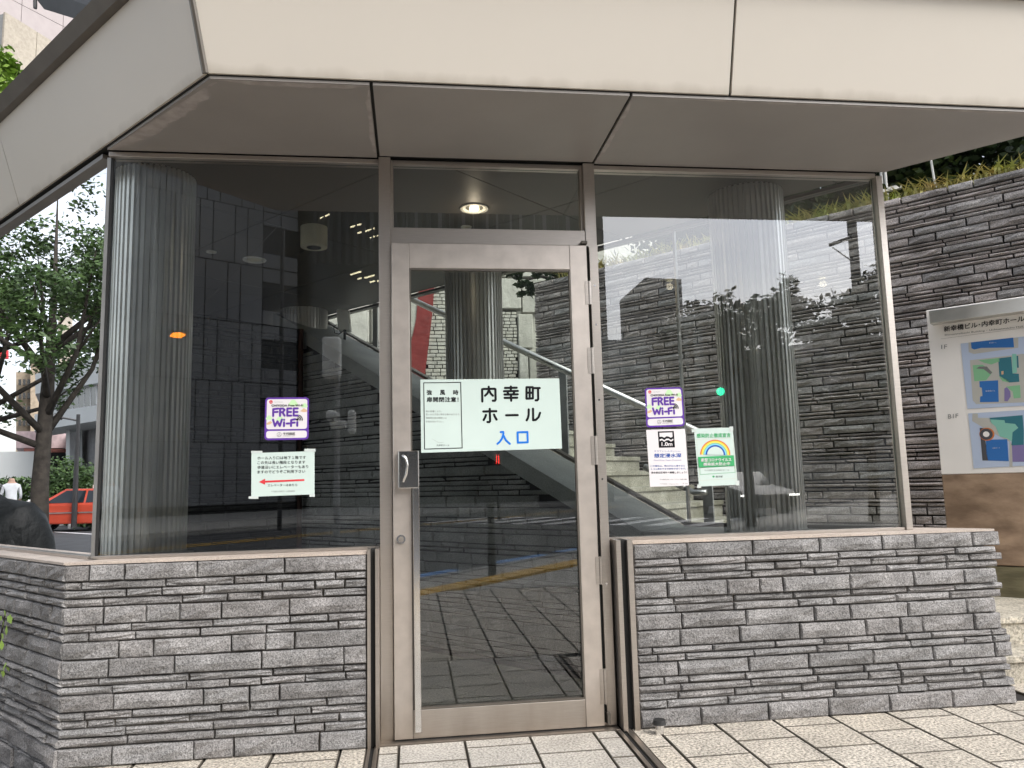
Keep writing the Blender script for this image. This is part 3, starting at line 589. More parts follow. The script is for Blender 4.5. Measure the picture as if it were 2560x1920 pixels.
for a, c in ((-1.28, -.463), (-.457, .62), (.625, 1.72), (1.725, 2.8), (2.805, 3.35)):
    b = MB(); p = [NS(1.345, a, zcap(a)-.115), NS(NR-.035, a, zcap(a)-.115), NS(NR-.035, c, zcap(c)-.115), NS(1.345, c, zcap(c)-.115)]; hexa(b, p+[q+ZU*.113 for q in p]); build(b, 'cap_slab', M['cap'], iw)
ldg = E('inner_ledge', 'smooth grey granite ledge behind the windows, carrying the fluted columns', 'ledge', (0, .1, .8))
bxo('ledge_slab', M['cap'], ldg, 1.10, 2.35, .035, .30, .80, .852)
b = MB(); hexa(b, [(-1.40, .035, .80), (-.20, .035, .80), (-.20, .16, .80), (-1.44, .16, .80), (-1.40, .035, .853), (-.20, .035, .853), (-.20, .16, .853), (-1.44, .16, .853)]); build(b, 'ledge_slab', M['cap'], ldg)
b = MB(); obox(b, NS(0, 0), DD, NN, 1.02, 3.9, NL+.03, NL+.50, .80, .8505); build(b, 'ledge_slab', M['cap'], ldg)
bxo('ledge_base', M['stone_in'], ldg, -1.36, -.22, .11, .15, 0, .80); bxo('ledge_base', M['stone_in'], ldg, 1.08, 1.75, .13, .28, 0, .80)
b = MB(); obox(b, NS(0, 0), DD, NN, 1.06, 3.9, NL+.06, NL+.48, 0, .80); build(b, 'ledge_base', M['stone_in'], ldg)
ew = E('end_wall', 'coursed stone wall closing the far end of the hall, shade put into its colour', 'stone wall', tuple(NS(.2, 2.87, 0)))
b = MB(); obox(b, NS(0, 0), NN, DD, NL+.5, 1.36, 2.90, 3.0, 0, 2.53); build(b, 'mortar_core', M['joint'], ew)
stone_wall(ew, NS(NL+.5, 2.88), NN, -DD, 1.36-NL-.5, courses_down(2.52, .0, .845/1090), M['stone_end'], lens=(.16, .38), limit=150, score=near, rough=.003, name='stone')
b = MB(); obox(b, NS(0, 0), NN, DD, NL+.0, 1.88, 4.25, 4.4, 0, 2.78); fw = build(b, 'back_wall', M['joint']); tag(fw, 'black back wall seen beyond the end wall under the ceiling', 'wall')
pp = MB(); tube(pp, [NS(1.30, 2.84, 0), NS(1.30, 2.84, 2.52)], .022, 10); tag(build(pp, 'drain_pipe', mat('rusty_pipe', (.07, .03, .02), .7)), 'thin rusty pipe up the corner of the inner stone wall', 'pipe')

# ================================================================= fluted columns
def column(c, r, z0, z1, mt, label, fl=44):
    t = E('fluted_column', label, 'column', (c[0], c[1], z0), 'fluted metal columns')
    b = MB(); prof = []
    for k in range(fl):
        a = 2*math.pi*k/fl; st = 2*math.pi/fl
        for f, rr in ((0, r), (.50, r), (.58, r-.018), (.92, r-.018)): prof.append((c[0]+rr*math.cos(a+f*st), c[1]+rr*math.sin(a+f*st)))
    n = len(prof); addv(b, [(p[0], p[1], z) for z in (z0+.012, z1) for p in prof], [(k, (k+1) % n, n+(k+1) % n, n+k) for k in range(n)]); build(b, 'shaft', mt, t)
    b = MB(); cyl(b, (c[0], c[1], z0), r+.004, .012, 48); build(b, 'base_ring', M['silver'], t)
    return t
c1 = column((-1.318, .298), .196, .853, 2.79, M['alu'], 'pale fluted metal column in the left corner, catching bright daylight')
c2 = column((1.955, .345), .212, .853, 2.79, M['alu_d'], 'dark fluted metal column behind the wide right window')
C3 = NS(1.60, 1.06)*1.0; column(tuple(C3), .215, zcap(1.06), 2.79, M['alu_d'], 'dark fluted metal column seen through the door glass above the sign')
C4 = NS(1.60, 3.23); column(tuple(C4), .215, 2.3, 2.79, M['alu_d'], 'farthest fluted column, only its top showing above the end wall')

# ================================================================= ceiling lamps and small interior things
def downlight(x, y, r, label, lit=False):
    t = E('downlight', label, 'ceiling lamp', (x, y, 2.79), 'ceiling lamps')
    b = MB(); n = 32; vs = [(x+q*math.cos(2*math.pi*k/n), y+q*math.sin(2*math.pi*k/n), z) for q, z in ((r, 2.789), (r*.98, 2.782), (r*.80, 2.782), (r*.62, 2.7885)) for k in range(n)]
    addv(b, vs, [(j*n+k, j*n+(k+1) % n, (j+1)*n+(k+1) % n, (j+1)*n+k) for j in range(3) for k in range(n)]); build(b, 'trim_ring', M['whitepl'], t)
    b = MB(); cyl(b, (x, y, 2.7875), r*.6, .001, 24); build(b, 'reflector', M['silver'] if lit else M['ivory'], t)
    if lit:
        b = MB(); cyl(b, (x, y, 2.778), r*.33, .008, 20); build(b, 'bulb', M['lamp'], t)
        ld = bpy.data.lights.new('downlight_lamp', 'POINT'); ld.energy = .35; ld.color = (1, .83, .6); ld.shadow_soft_size = .03; lo = bpy.data.objects.new('lamp', ld); COL.objects.link(lo); lo.location = (0, 0, -.06); lo.parent = t
downlight(.386, .642, .085, 'lit round downlight behind the transom glass', True); downlight(.361, .985, .035, 'small round ceiling fitting beyond the lit downlight')
downlight(-1.108, 1.783, .082, 'flush pale round ceiling lamp right of the bright column'); downlight(-1.36, 1.598, .034, 'small ring shaped ceiling fitting nearest the bright column')
t = E('drum_lamp', 'ivory drum shaped spotlight mounted on the ceiling in the left bay', 'ceiling lamp', (-.585, .92, 2.79))
b = MB(); cyl(b, (-.60, 1.05, 2.66), .083, .129, 40); build(b, 'drum', M['ivory'], t, smooth=False); b = MB(); cyl(b, (-.60, 1.05, 2.6565), .045, .003, 24); build(b, 'lens', M['chrome'], t)
spc = PN(862, 800, 1.72); t = E('wall_speaker', 'white box shaped device tilted on the granite slope near the far column', 'speaker', tuple(spc))
b = MB(); hexa(b, [spc+AR*x+YU*y_+ZU*z for z, sx in ((-.10, .0), (.10, -.02)) for x, y_ in ((-.06+sx, 0), (.055+sx, 0), (.06+sx, .09), (-.055+sx, .09))]); o = build(b, 'body', M['whitepl'], t); bevel(o, .01)
b = MB(); tube(b, [spc+ZU*-.09, spc+np.array([-.05, 0, -.13]), spc+np.array([-.09, 0, -.12]), spc+np.array([-.10, .0, -.06]), spc+np.array([-.07, 0, -.04])], .004, 6); build(b, 'cable', M['rubber'], t)
b = MB(); tube(b, [spc+ZU*-.09, spc+ZU*-.2], .012, 8); build(b, 'bracket', M['rubber'], t)

# ================================================================= outdoor stairs and handrail
st = E('outdoor_stairs', 'mossy granite steps climbing left between the glass hall and the big wall', 'staircase', tuple(NS(3.3, 0, .3)))
for k in range(12):
    s0 = -.62+k*.31; z1 = .3+.155*(k); 
    if k == 0: continue
    s0 = -.62+k*.31-.31+.31; 
    b = MB(); obox(b, NS(0, 0), DD, NN, s0+.02, s0+.34, 1.94, 4.72, z1-.155-.06, z1-.045); o = build(b, 'riser', M['step'], st)
    b = MB(); obox(b, NS(0, 0), DD, NN, s0, s0+.335, 1.93, 4.72, z1-.044, z1); o = build(b, 'tread', M['step'], st); bevel(o, .004)
lp = MB(); vs = [(2.98, .42, 0), (6.5, .42, 0), tuple(NS(4.75, -.25)), tuple(NS(1.93, -.25))]; prism(lp, vs, -.02, .30); ld_ = build(lp, 'stair_landing', M['steplight'], kind='structure')
es = E('entrance_steps', 'two pale speckled granite steps at the right end of the low wall', 'steps', (4, .2, 0))
bxo('tread', M['steplight'], es, 2.80, 6.5, .15, .60, .115, .15, bev=.003); bxo('riser', M['steplight'], es, 2.81, 6.49, .17, .6, -.02, .1145)
bxo('tread', M['steplight'], es, 2.85, 6.5, .39, .80, .271, .306, bev=.003); bxo('riser', M['steplight'], es, 2.86, 6.49, .41, .8, .1505, .2705)
hr = E('handrail', 'brushed steel handrail on dark posts beside the outdoor stairs', 'handrail', tuple(NS(2.1, .5, 1)))
rz = lambda s: 1.68+.497*s
b = MB(); tube(b, [NS(2.1, -.46, rz(-.46)), NS(2.1, 4.6, rz(4.6))], .026, 14); build(b, 'rail', M['silver'], hr, smooth=True)
b = MB(); tube(b, [NS(2.1, -.35, rz(-.35)-.42), NS(2.1, -.05, rz(-.05)-.42)], .024, 12); tube(b, [NS(2.1, -.35, rz(-.35)-.42), NS(2.1, -.41, rz(-.35)-.45), NS(2.1, -.50, rz(-.35)-.45)], .020, 10); build(b, 'lower_rail', M['silver'], hr, smooth=True)
for s in (-.49, .65, 1.75, 2.85, 3.95):
    b = MB(); obox(b, NS(2.1, s), DD, NN, -.035, .035, .03, .045, .61+.5*s-.25, rz(s)-.02); build(b, 'post', M['greyc'], hr)

# ================================================================= big retaining wall and its planting
bw = E('retaining_wall', 'tall dark coursed granite retaining wall behind the stairs', 'stone wall', tuple(NS(4.8, 0, 0)))
BS0, BS1 = -3.6, 3.02
b = MB(); obox(b, NS(4.85, 0), DD, NN, BS0, BS1-.03, 0, .5, 0, 3.57); build(b, 'mortar_core', M['joint'], bw)
stone_wall(bw, NS(4.8, BS1), -DD, -NN, BS1-BS0, courses_down(3.60, .1, .00078), M['stone_d'], lens=(.18, .46), gap=.012, limit=300, score=near, rough=.008, name='stone', ends=.03)
so_ = MB(); obox(so_, NS(4.9, 0), DD, NN, BS0, BS1, .05, 6, 3.3, 3.56); build(so_, 'planting_bed', M['soil'], kind='structure')
def blades(name, pts, h, wdt, mt, lean=.6):
    b = MB()
    for p in pts:
        a = R.uniform(0, 6.283); L_ = h*R.uniform(.45, 1.15); d = np.array([math.cos(a), math.sin(a), 0]); sd = np.array([-d[1], d[0], 0])*wdt*R.uniform(.6, 1.2)
        p = np.array(p); q1 = p+ZU*L_*.5+d*L_*.18*lean; q2 = p+ZU*L_*.72+d*L_*lean*.75
        addv(b, [p-sd*.4, p+sd*.4, q1+sd, q1-sd, q2], [(0, 1, 2, 3), (3, 2, 4)])
    return build(b, name, mt, kind='stuff')
g = blades('bamboo_grass', [NS(4.93+R.random()**2*.5, R.uniform(BS0, BS1-.3), 3.55) for _ in range(3600)], .25, .010, M['grass'], 1.0)
tag(g, 'yellow green bamboo grass spilling over the top of the tall stone wall', 'grass')
def leafcloud(b, c, rad, n, size, squash=.8):
    c = np.array(c)
    ncl = max(3, n//45); cl = []
    for _ in range(ncl):
        v = np.array([R.gauss(0, 1), R.gauss(0, 1), R.gauss(0, 1)]); v = v/np.linalg.norm(v)*R.random()**.45; cl.append(c+v*np.array([rad, rad, rad*squash]))
    for i in range(n):
        q = cl[i % ncl]+np.array([R.gauss(0, 1), R.gauss(0, 1), R.gauss(0, .7)])*rad*.17
        a = np.array([R.gauss(0, 1), R.gauss(0, 1), R.gauss(0, .5)]); a /= np.linalg.norm(a); u_ = np.cross(a, [R.random(), R.random(), R.random()+.1]); u_ /= np.linalg.norm(u_)+1e-6; s = size*R.uniform(.6, 1.3)
        addv(b, [q-a*s, q+u_*s*.5, q+a*s, q-u_*s*.5], [(0, 1, 2, 3)])
for k, (n_, s_, zc, rad, lab) in enumerate(((6.6, -2.3, 4.7, 1.3, 'dense dark evergreen shrub above the wall at the right edge'), (6.3, -.5, 4.5, 1.15, 'dark evergreen shrub above the wall beside the canopy corner'), (6.5, 1.3, 4.6, 1.1, 'dark evergreen shrub above the wall seen through the wide window'))):
    t = E('evergreen_shrub', lab, 'shrub', tuple(NS(n_, s_, 3.5)), 'evergreens above the wall')
    b = MB(); leafcloud(b, NS(n_, s_, zc), rad*1.05, 11000, .055, .9); build(b, 'crown', M['leafd'], t)
    b = MB()
    for q in range(5): a = R.uniform(0, 6.28); tube(b, [NS(n_, s_, 3.45), NS(n_, s_, 4)+np.array([math.cos(a), math.sin(a), 0])*.25, NS(n_, s_, zc+.3)+np.array([math.cos(a), math.sin(a), 0])*.7], [.05, .035, .012], 6)
    build(b, 'trunk', M['bark'], t)
# branch hanging in view through the door top
t = E('overhanging_branch', 'leafy branch hanging over the left end of the tall wall', 'branch', tuple(NS(5.2, 2.6, 3.5)))
B0 = PN(1420, 690, 5.2); b = MB(); tube(b, [B0+np.array([.6, 0, .1]), B0, PN(1370, 705, 5.2), PN(1310, 715, 5.1)], [.05, .04, .03, .012], 8); tube(b, [PN(1390, 700, 5.2), PN(1350, 690, 5.2), PN(1300, 705, 5.0)], [.03, .02, .01], 6); build(b, 'limb', M['bark'], t)
b = MB()
for (u_, v_, r_) in ((1290, 690, .14), (1315, 705, .14), (1330, 722, .10), (1345, 690, .16), (1375, 685, .15), (1400, 680, .2), (1305, 735, .06)): leafcloud(b, PN(u_, v_, 5.0), r_, 110, .045, .7)
build(b, 'foliage', M['leafd'], t)
tk = E('support_stakes', 'pale bamboo stakes propping shrubs on top of the tall wall', 'stakes', tuple(NS(5.3, -1, 3.5)))
for u_ in (2208, 2218): p = PN(u_, 490, 5.3); b = MB(); tube(b, [p-ZU*.12, p+ZU*.6], .016, 8); build(b, 'stake', M['wire'], tk)
b = MB(); tube(b, [PN(2195, 481, 5.2), PN(2250, 467, 5.4)], .028, 8); build(b, 'cross_stake', M['wire'], tk)
b = MB(); tube(b, [NS(5.05, -3.6, 4.02), NS(5.05, 0, 4.0)], .006, 6); p = PN(2360, 462, 5.05); tube(b, [NS(5.05, -1.45, 3.5), NS(5.05, -1.40, 4.4)], .010, 6); tag(build(b, 'wire_fence', M['wire']), 'single steel wire on a thin post above the wall top', 'wire fence')

# relief wall behind the stairs
rl = E('relief_wall', 'pale stone relief wall with small bricks, smooth slabs and a red band', 'wall', (0, 8.6, 0))
YR = 8.6
bxo('backing_slab', M['relief'], rl, -6, 6, YR+.02, YR+.4, 0, 7)
def brickpatch(x0, x1, z0, z1, l=.16, h=.062, lim=None):
    z = z0; k = 0
    while z < z1-.02:
        x = x0-(l/2 if k % 2 else 0)*R.uniform(.6, 1)
        while x < x1:
            ll = l*R.uniform(.7, 1.35); a, c = max(x, x0), min(x+ll-.014, x1)
            if c-a > .03: bricks.append((a, c, z, min(z+h-.014, z1), R.uniform(-.012, .006)))
            x += ll
        z += h; k += 1
bricks = []
for a_ in ((.23, .96, 2.19, 4.41), (1.45, 1.75, 2.29, 3.96), (-2.41, -.11, 1.99, 3.41)): bxo('mortar_bed', M['joint'], rl, a_[0], a_[1], YR+.008, YR+.0195, a_[2], a_[3])
brickpatch(.24, .95, 2.2, 4.4); brickpatch(1.46, 1.74, 2.3, 3.95, .11, .055); brickpatch(-2.4, -.12, 2.0, 3.4, .2, .08)
bricks.sort(key=lambda c: -((.05 < c[0] < 1.8)*10+(c[1]-c[0])))
for c in bricks[:290]:
    b = MB(); box(b, c[0], c[1], YR-.03+c[4], YR+.03, c[2], c[3]); build(b, 'brick', M['relief'], rl)
b = MB()
for c in bricks[290:]: box(b, c[0], c[1], YR-.03+c[4], YR+.03, c[2], c[3])
build(b, 'brick_rest', M['relief'], rl, kind='stuff')
for x0, x1, z0, z1 in ((.46, .80, 4.42, 5.2), (1.0, 1.43, 1.8, 5.2), (1.76, 1.92, 1.5, 3.3), (1.76, 2.02, 3.32, 3.9), (1.93, 2.4, 1.5, 3.3), (1.47, 1.83, 3.98, 4.5), (1.47, 1.7, 4.52, 5.6), (1.71, 2.1, 4.52, 5.6), (1.84, 2.3, 3.92, 4.5), (-.1, .22, 3.5, 4.6), (-1.3, -.65, 3.42, 5.0), (-.62, -.12, 3.42, 4.6), (.30, .52, 2.2, 2.75)):
    b = MB(); e = R.uniform(.03, .07); box(b, x0, x1-.012, YR-.02-e, YR+.02, z0, z1-.012); o = build(b, 'relief_slab', M['relief'], rl); bevel(o, .012)
b = MB(); q = [(.0, 2.0), (.27, 2.0), (.50, 4.9), (.20, 4.9), (.14, 3.6)]; q = [(-.02, 1.9), (.13, 1.9), (.24, 2.7), (.43, 4.9), (.19, 4.9), (.12, 3.5)]
q = [tuple(PY(u_, v_, YR-.08)[[0, 2]]) for u_, v_ in ((1018, 900), (1040, 800), (1046, 735), (1052, 660), (1090, 660), (1082, 775), (1060, 960), (1018, 940))]
n = len(q); addv(b, [(x, y_, z) for y_ in (YR-.09, YR) for x, z in q], [tuple(range(n)), tuple(range(2*n-1, n-1, -1))]+[(i, n+i, n+(i+1) % n, (i+1) % n) for i in range(n)]); build(b, 'red_band', M['red'], rl)
b = MB(); box(b, -6, 6, 4.8, 8.6, -.2, .9); build(b, 'rear_terrace', M['greyc'], kind='structure')

# ================================================================= text and print helpers
def textmesh(s):
    c = bpy.data.curves.new('text', 'FONT'); c.body = s; c.resolution_u = 3; o = bpy.data.objects.new('text', c); COL.objects.link(o)
    dg = bpy.context.evaluated_depsgraph_get(); me = bpy.data.meshes.new_from_object(o.evaluated_get(dg)); bpy.data.objects.remove(o); me.materials.clear(); return me
class Board:
    """flat print surface; pixel corners of the photo map onto its plane"""
    def __init__(s, root, proj, ex, eout): s.root, s.proj, s.ex, s.eo, s.k = root, proj, np.array(ex, float), np.array(eout, float), 1
    def text(s, body, u0, v0, u1, v1, mt, bold=0, name='lettering', lift=None, parent=None, skew=0):
        me = textmesh(body); n = len(me.vertices); co = np.empty(n*3, 'f'); me.vertices.foreach_get('co', co); co = co.reshape(-1, 3)
        mn, mxx = co.min(0), co.max(0); A = s.proj(u0, v1); B = s.proj(u1, v1+skew); Cc = s.proj(u0, v0); l = (s.k if lift is None else lift)*.0004
        x = ((co[:, 0]-mn[0])/(mxx[0]-mn[0]))[:, None]; y = ((co[:, 1]-mn[1])/max(1e-6, mxx[1]-mn[1]))[:, None]
        new = A+(B-A)*x+(Cc-A)*y+s.eo*l
        outs = [new]
        me.vertices.foreach_set('co', new.astype('f').ravel()); me.update()
        if bold:
            bm = bmesh.new(); bm.from_mesh(me); g0 = bm.verts[:]+bm.edges[:]+bm.faces[:]
            for i, (dx, dz) in enumerate(((bold, 0), (0, bold), (bold, bold))):
                r = bmesh.ops.duplicate(bm, geom=g0); vv = [e for e in r['geom'] if isinstance(e, bmesh.types.BMVert)]
                bmesh.ops.translate(bm, verts=vv, vec=Vector(s.ex*dx+ZU*dz+s.eo*(.00012*(i+1))))
            bm.to_mesh(me); bm.free()
        me.name = name; return link(name, me, mt, parent or s.root)
    def poly(s, pts, mt, name='print_area', lift=1, parent=None, th=None):
        b = MB(); vs = [s.proj(*p)+s.eo*.0004*lift for p in pts]; addv(b, vs, [tuple(range(len(vs)))]); o = build(b, name, mt, parent or s.root)
        bm = bmesh.new(); bm.from_mesh(o.data)
        for f in bm.faces:
            f.normal_update()
            if f.normal.dot(Vector(s.eo)) < 0: f.normal_flip()
        bmesh.ops.triangulate(bm, faces=bm.faces[:]); bm.to_mesh(o.data); bm.free(); return o
    def strokes(s, lines, wd, mt, name='lettering', lift=2, parent=None):
        b = MB(); k = 0
        for ln in lines:
            P = [s.proj(*p) for p in ln]
            for i in range(len(P)-1):
                a, c = P[i], P[i+1]; d = (c-a)/max(1e-9, np.linalg.norm(c-a)); nv = np.cross(d, s.eo); r = wd/2; k += 1; off_ = s.eo*(.0004*lift+.00003*k); vs = []
                for t in range(7): q = math.pi*(t/6)+math.pi/2; vs.append(a+off_+r*(math.cos(q)*d+math.sin(q)*nv))
                for t in range(7): q = math.pi*(t/6)-math.pi/2; vs.append(c+off_+r*(math.cos(q)*d+math.sin(q)*nv))
                addv(b, vs, [tuple(range(len(vs)))])
        return build(b, name, mt, parent or s.root)
def lerpq(q, x, y):   # bilinear in a pixel quad tl,tr,br,bl
    tl, tr, br, bl = [np.array(p, float) for p in q]; p = (tl*(1-x)+tr*x)*(1-y)+(bl*(1-x)+br*x)*y; return float(p[0]), float(p[1])
def rrect(q, r, ar=1.0, n=6, x0=0, x1=1, y0=0, y1=1):
    pts = []
    for cx, cy, a0 in ((x1-r, y0+r*ar, -90), (x1-r, y1-r*ar, 0), (x0+r, y1-r*ar, 90), (x0+r, y0+r*ar, 180)):
        for k in range(n+1): a = math.radians(a0+90*k/n); pts.append(lerpq(q, cx+r*math.cos(a), cy+r*ar*math.sin(a)))
    return pts
def sheet(root, q, y, mt, name='sheet', th=.001, pts=None, proj=None, eo=(0, -1, 0)):
    proj = proj or (lambda u, v: PY(u, v, y)); pts = pts or q; b = MB(); n = len(pts); F = [proj(*p) for p in pts]; K = [p-np.array(eo)*th for p in F]
    addv(b, F+K, [tuple(range(n-1, -1, -1)), tuple(range(n, 2*n))]+[(i, (i+1) % n, n+(i+1) % n, n+i) for i in range(n)]); o = build(b, name, mt, root)
    bm = bmesh.new(); bm.from_mesh(o.data); bmesh.ops.recalc_face_normals(bm, faces=bm.faces[:]); bm.to_mesh(o.data); bm.free(); return o

# ---- door sign
yS = -.070; c0 = PY(1228, 1040, yS)
sg = E('door_sign', 'pale sheet sign on the door glass naming the hall in black, entrance in blue', 'sign', tuple(c0))
Bd = Board(sg, lambda u, v: PY(u, v, yS), XU, -YU)
Q = [(1051, 949), (1398, 946), (1405, 1121), (1053, 1132)]; sheet(sg, Q, yS, M['mint'])
Z6 = lambda L_: [[(1040+x*.1718, 930+y_*.1718) for x, y_ in ln] for ln in L_]
CH = [[[(965, 430), (962, 252), (980, 248), (1145, 244), (1155, 252), (1158, 400), (1148, 418), (1118, 418)], [(1058, 215), (1062, 258), (1040, 310), (1005, 345)], [(1062, 265), (1085, 310), (1118, 345)]],
  [[(1380, 212), (1380, 278)], [(1295, 232), (1465, 229)], [(1280, 280), (1482, 276)], [(1330, 290), (1342, 318)], [(1430, 288), (1418, 316)], [(1288, 328), (1480, 325)], [(1290, 377), (1472, 374)], [(1382, 328), (1385, 418)]],
  [[(1608, 222), (1608, 388), (1700, 384), (1700, 222), (1608, 222)], [(1608, 302), (1700, 302)], [(1654, 222), (1654, 386)], [(1720, 235), (1800, 234)], [(1775, 235), (1778, 395), (1765, 412), (1740, 412)]],
  [[(980, 575), (1168, 570)], [(1073, 538), (1078, 715), (1065, 730), (1040, 728)], [(1018, 625), (1005, 662), (985, 698)], [(1135, 620), (1150, 655), (1172, 692)]],
  [[(1312, 630), (1480, 627)]], [[(1640, 545), (1640, 620), (1628, 670), (1610, 702)], [(1702, 535), (1706, 702), (1745, 695), (1785, 655), (1805, 595)]]]
for c_ in CH: Bd.strokes(Z6(c_), .0112, M['ink'], 'character')
for c_ in ([[(1232, 875), (1270, 873), (1272, 900), (1250, 970), (1215, 1020), (1185, 1045)], [(1275, 925), (1305, 990), (1365, 1045)]], [[(1478, 878), (1622, 874), (1626, 1022), (1482, 1028), (1478, 878)]]): Bd.strokes(Z6(c_), .0100, M['blue'], 'character')
Bd.strokes(Z6([[(112, 158), (650, 152), (672, 1105), (125, 1122), (112, 158)]]), .0040, M['ink'], 'black_border')
zp = lambda x, y_: (1040+x*.1718, 930+y_*.1718)
def T6(B_, s, x0, y0, x1, y1, mt, bold=0, f=zp, skew=0): a, c = f(x0, y0), f(x1, y1); B_.text(s, a[0], a[1], c[0], c[1], mt, bold, skew=skew)
for s, x in (('強', 155), ('風', 348), ('時', 540)): T6(Bd, s, x, 265, x+72, 335, M['ink'], .0013)
T6(Bd, '扉開閉注意！', 155, 367, 615, 438, M['ink'], .0013)
for s, y_, x1 in (('風の影響により、', 558, 375), ('思いかけず急に閉まる事があります。', 603, 640), ('強風時の扉の開閉には', 655, 445), ('お気を付け下さい。', 708, 405)): T6(Bd, s, 143, y_, x1, y_+28, M['grey'])
T6(Bd, '内幸町ホール', 302, 1052, 486, 1080, M['ink'])
Bd.strokes(Z6([[(232, 972), (322, 1024), (398, 1028)]]), .0006, M['grey'])
# ---- wifi stickers
def wifi(q, label, y=-.0052):
    c0 = PY(*lerpq(q, .5, .5), y); root = E('wifi_sticker', label, 'sticker', tuple(c0), 'free wifi stickers'); Bq = Board(root, lambda u, v: PY(u, v, y-.001), XU, -YU)
    sheet(root, q, y-.001, M['purple'], pts=rrect(q, .08, 1.04)); Bq.poly(rrect(q, .055, x0=.04, x1=.96, y0=.042, y1=.745, n=4), M['white'], 'white_field', 1); Bq.poly(rrect(q, .055, x0=.04, x1=.96, y0=.785, y1=.955, n=4), M['white'], 'white_field', 1)
    P = lambda x, y_: lerpq(q, x, y_)
    circ = lambda cx, cy, r, n=16: [P(cx+r*math.cos(2*math.pi*k/n), cy+r*math.sin(2*math.pi*k/n)) for k in range(n)]
    def pine(cx, cy, r, l):
        Bq.poly(circ(cx, cy, r), M['lgreen'], 'pine_motif', l); Bq.poly(circ(cx-r*.8, cy+r*.45, r*.62), M['lgreen'], 'pine_motif', l+.1); Bq.poly(circ(cx+r*.8, cy+r*.45, r*.62), M['lgreen'], 'pine_motif', l+.2)
    pine(.64, .13, .075, 2); pine(.90, .19, .05, 2.4); pine(.095, .47, .05, 2.2); pine(.345, .50, .06, 2.6)
    Bq.poly([P(.80, .33), P(.88, .26), P(.955, .30), P(.955, .345), P(.88, .35)], M['tan'], 'branch_motif', 2); Bq.poly([P(.045, .60), P(.13, .55), P(.17, .59), P(.12, .63), P(.045, .64)], M['tan'], 'branch_motif', 2)
    W_ = .0098; S_ = lambda L_, m_=M['purple'], w_=W_: Bq.strokes([[P(*p) for p in l] for l in L_], w_, m_, 'character', lift=4)
    for g_ in ([[(.19, .435), (.19, .275), (.30, .262)], [(.19, .345), (.29, .34)]], [[(.345, .435), (.345, .262), (.41, .262), (.445, .29), (.41, .345), (.345, .35)], [(.40, .35), (.45, .43)]], [[(.60, .262), (.51, .262), (.51, .43), (.60, .43)], [(.51, .345), (.595, .345)]], [[(.745, .262), (.655, .262), (.655, .43), (.745, .43)], [(.655, .345), (.74, .345)]],
        [[(.19, .52), (.235, .67), (.29, .56), (.345, .67), (.39, .52)]], [[(.44, .585), (.44, .675)], [(.44, .525), (.44, .53)]], [[(.50, .615), (.555, .612)]], [[(.60, .675), (.60, .535), (.69, .515)], [(.60, .60), (.68, .595)]], [[(.74, .585), (.74, .672)]]): S_(g_)
    S_([[(.735, .525), (.738, .527)]], M['ink'], .0105)
    for r in (.05, .085, .12): S_([[(.735+r*math.cos(a), .535+r*math.sin(a)) for a in [math.radians(-80+k*14) for k in range(7)]]], M['ink'], .0038)
    def T(s, x0, y0, x1, y1, m_=M['ink'], bd=0): a = P(x0, y0); c = P(x1, y0); d = P(x0, y1); Bq.text(s, a[0], a[1], c[0], d[1], m_, bd, lift=6, skew=c[1]-a[1])
    T('CHIYODA Free Wi-Fi', .145, .168, .865, .215, bd=.0006); T('千代田区', .42, .825, .695, .885, bd=.0003); T('CHIYODA CITY', .42, .895, .695, .918, M['grey']); T('Visit Chiyoda', .2, .10, .40, .118, M['grey'])
    Bq.poly(circ(.13, .105, .042), M['redp'], 'red_dot', 2); Bq.strokes([[P(.105, .125), P(.13, .10), P(.155, .125)]], .0014, M['white'], lift=5)
    Bq.strokes([circ(.335, .872, .048, 20)+[circ(.335, .872, .048, 20)[0]], [P(.335, .83), P(.335, .872), P(.30, .905)], [P(.335, .872), P(.37, .905)]], .0010, M['ink'], lift=5)
def qz(f, l): return [f(*p) for p in l]
f4 = lambda x, y_: (620+x*.1808, 960+y_*.1808); f5 = lambda x, y_: (1600+x*.16883, 950+y_*.16883)
wifi(qz(f4, [(240, 187), (845, 183), (838, 768), (225, 778)]), 'purple edged free wifi sticker alone on the left window')
wifi(qz(f5, [(70, 118), (625, 105), (665, 682), (95, 705)]), 'purple edged free wifi sticker on the wide right window, topmost notice')
# ---- direction notice, left window
yq = -.0062; q = qz(f4, [(48, 955), (920, 928), (920, 1525), (45, 1560)])
t = E('paper_notice', 'landscape paper notice with a red arrow taped on the left window', 'notice', tuple(PY(700, 1180, yq))); Bn = Board(t, lambda u, v: PY(u, v, yq), XU, -YU); sheet(t, q, yq, M['mint'])
for i, (s, x1) in enumerate((('ホール入り口は地下１階です', 800), ('この先は長い階段となります', 792), ('歩道沿いにエレベーターもあり', 832), ('ますのでどうぞご利用下さい', 790))):
    T6(Bn, s, 130, 1003+i*64, x1, 1048+i*64, M['ink'], .0004, f4, skew=-1.8)
Bn.poly(qz(f4, [(150, 1355), (238, 1308), (238, 1337), (780, 1315), (780, 1340), (238, 1364), (238, 1392)]), M['redp'], 'red_arrow', 2)
T6(Bn, 'エレベーターはあちら', 272, 1385, 680, 1418, M['ink'], .0003, f4, skew=-1); T6(Bn, '千代田区立内幸町ホール管理事務所', 322, 1475, 650, 1498, M['grey'], 0, f4, skew=-1)
for p in ((45, 925, 200, 955), (780, 895, 935, 935), (10, 1552, 145, 1588), (850, 1518, 925, 1560)): Bn.poly(qz(f4, [(p[0], p[1]), (p[2], p[1]), (p[2], p[3]), (p[0], p[3])]), M['tape'], 'tape', 3)
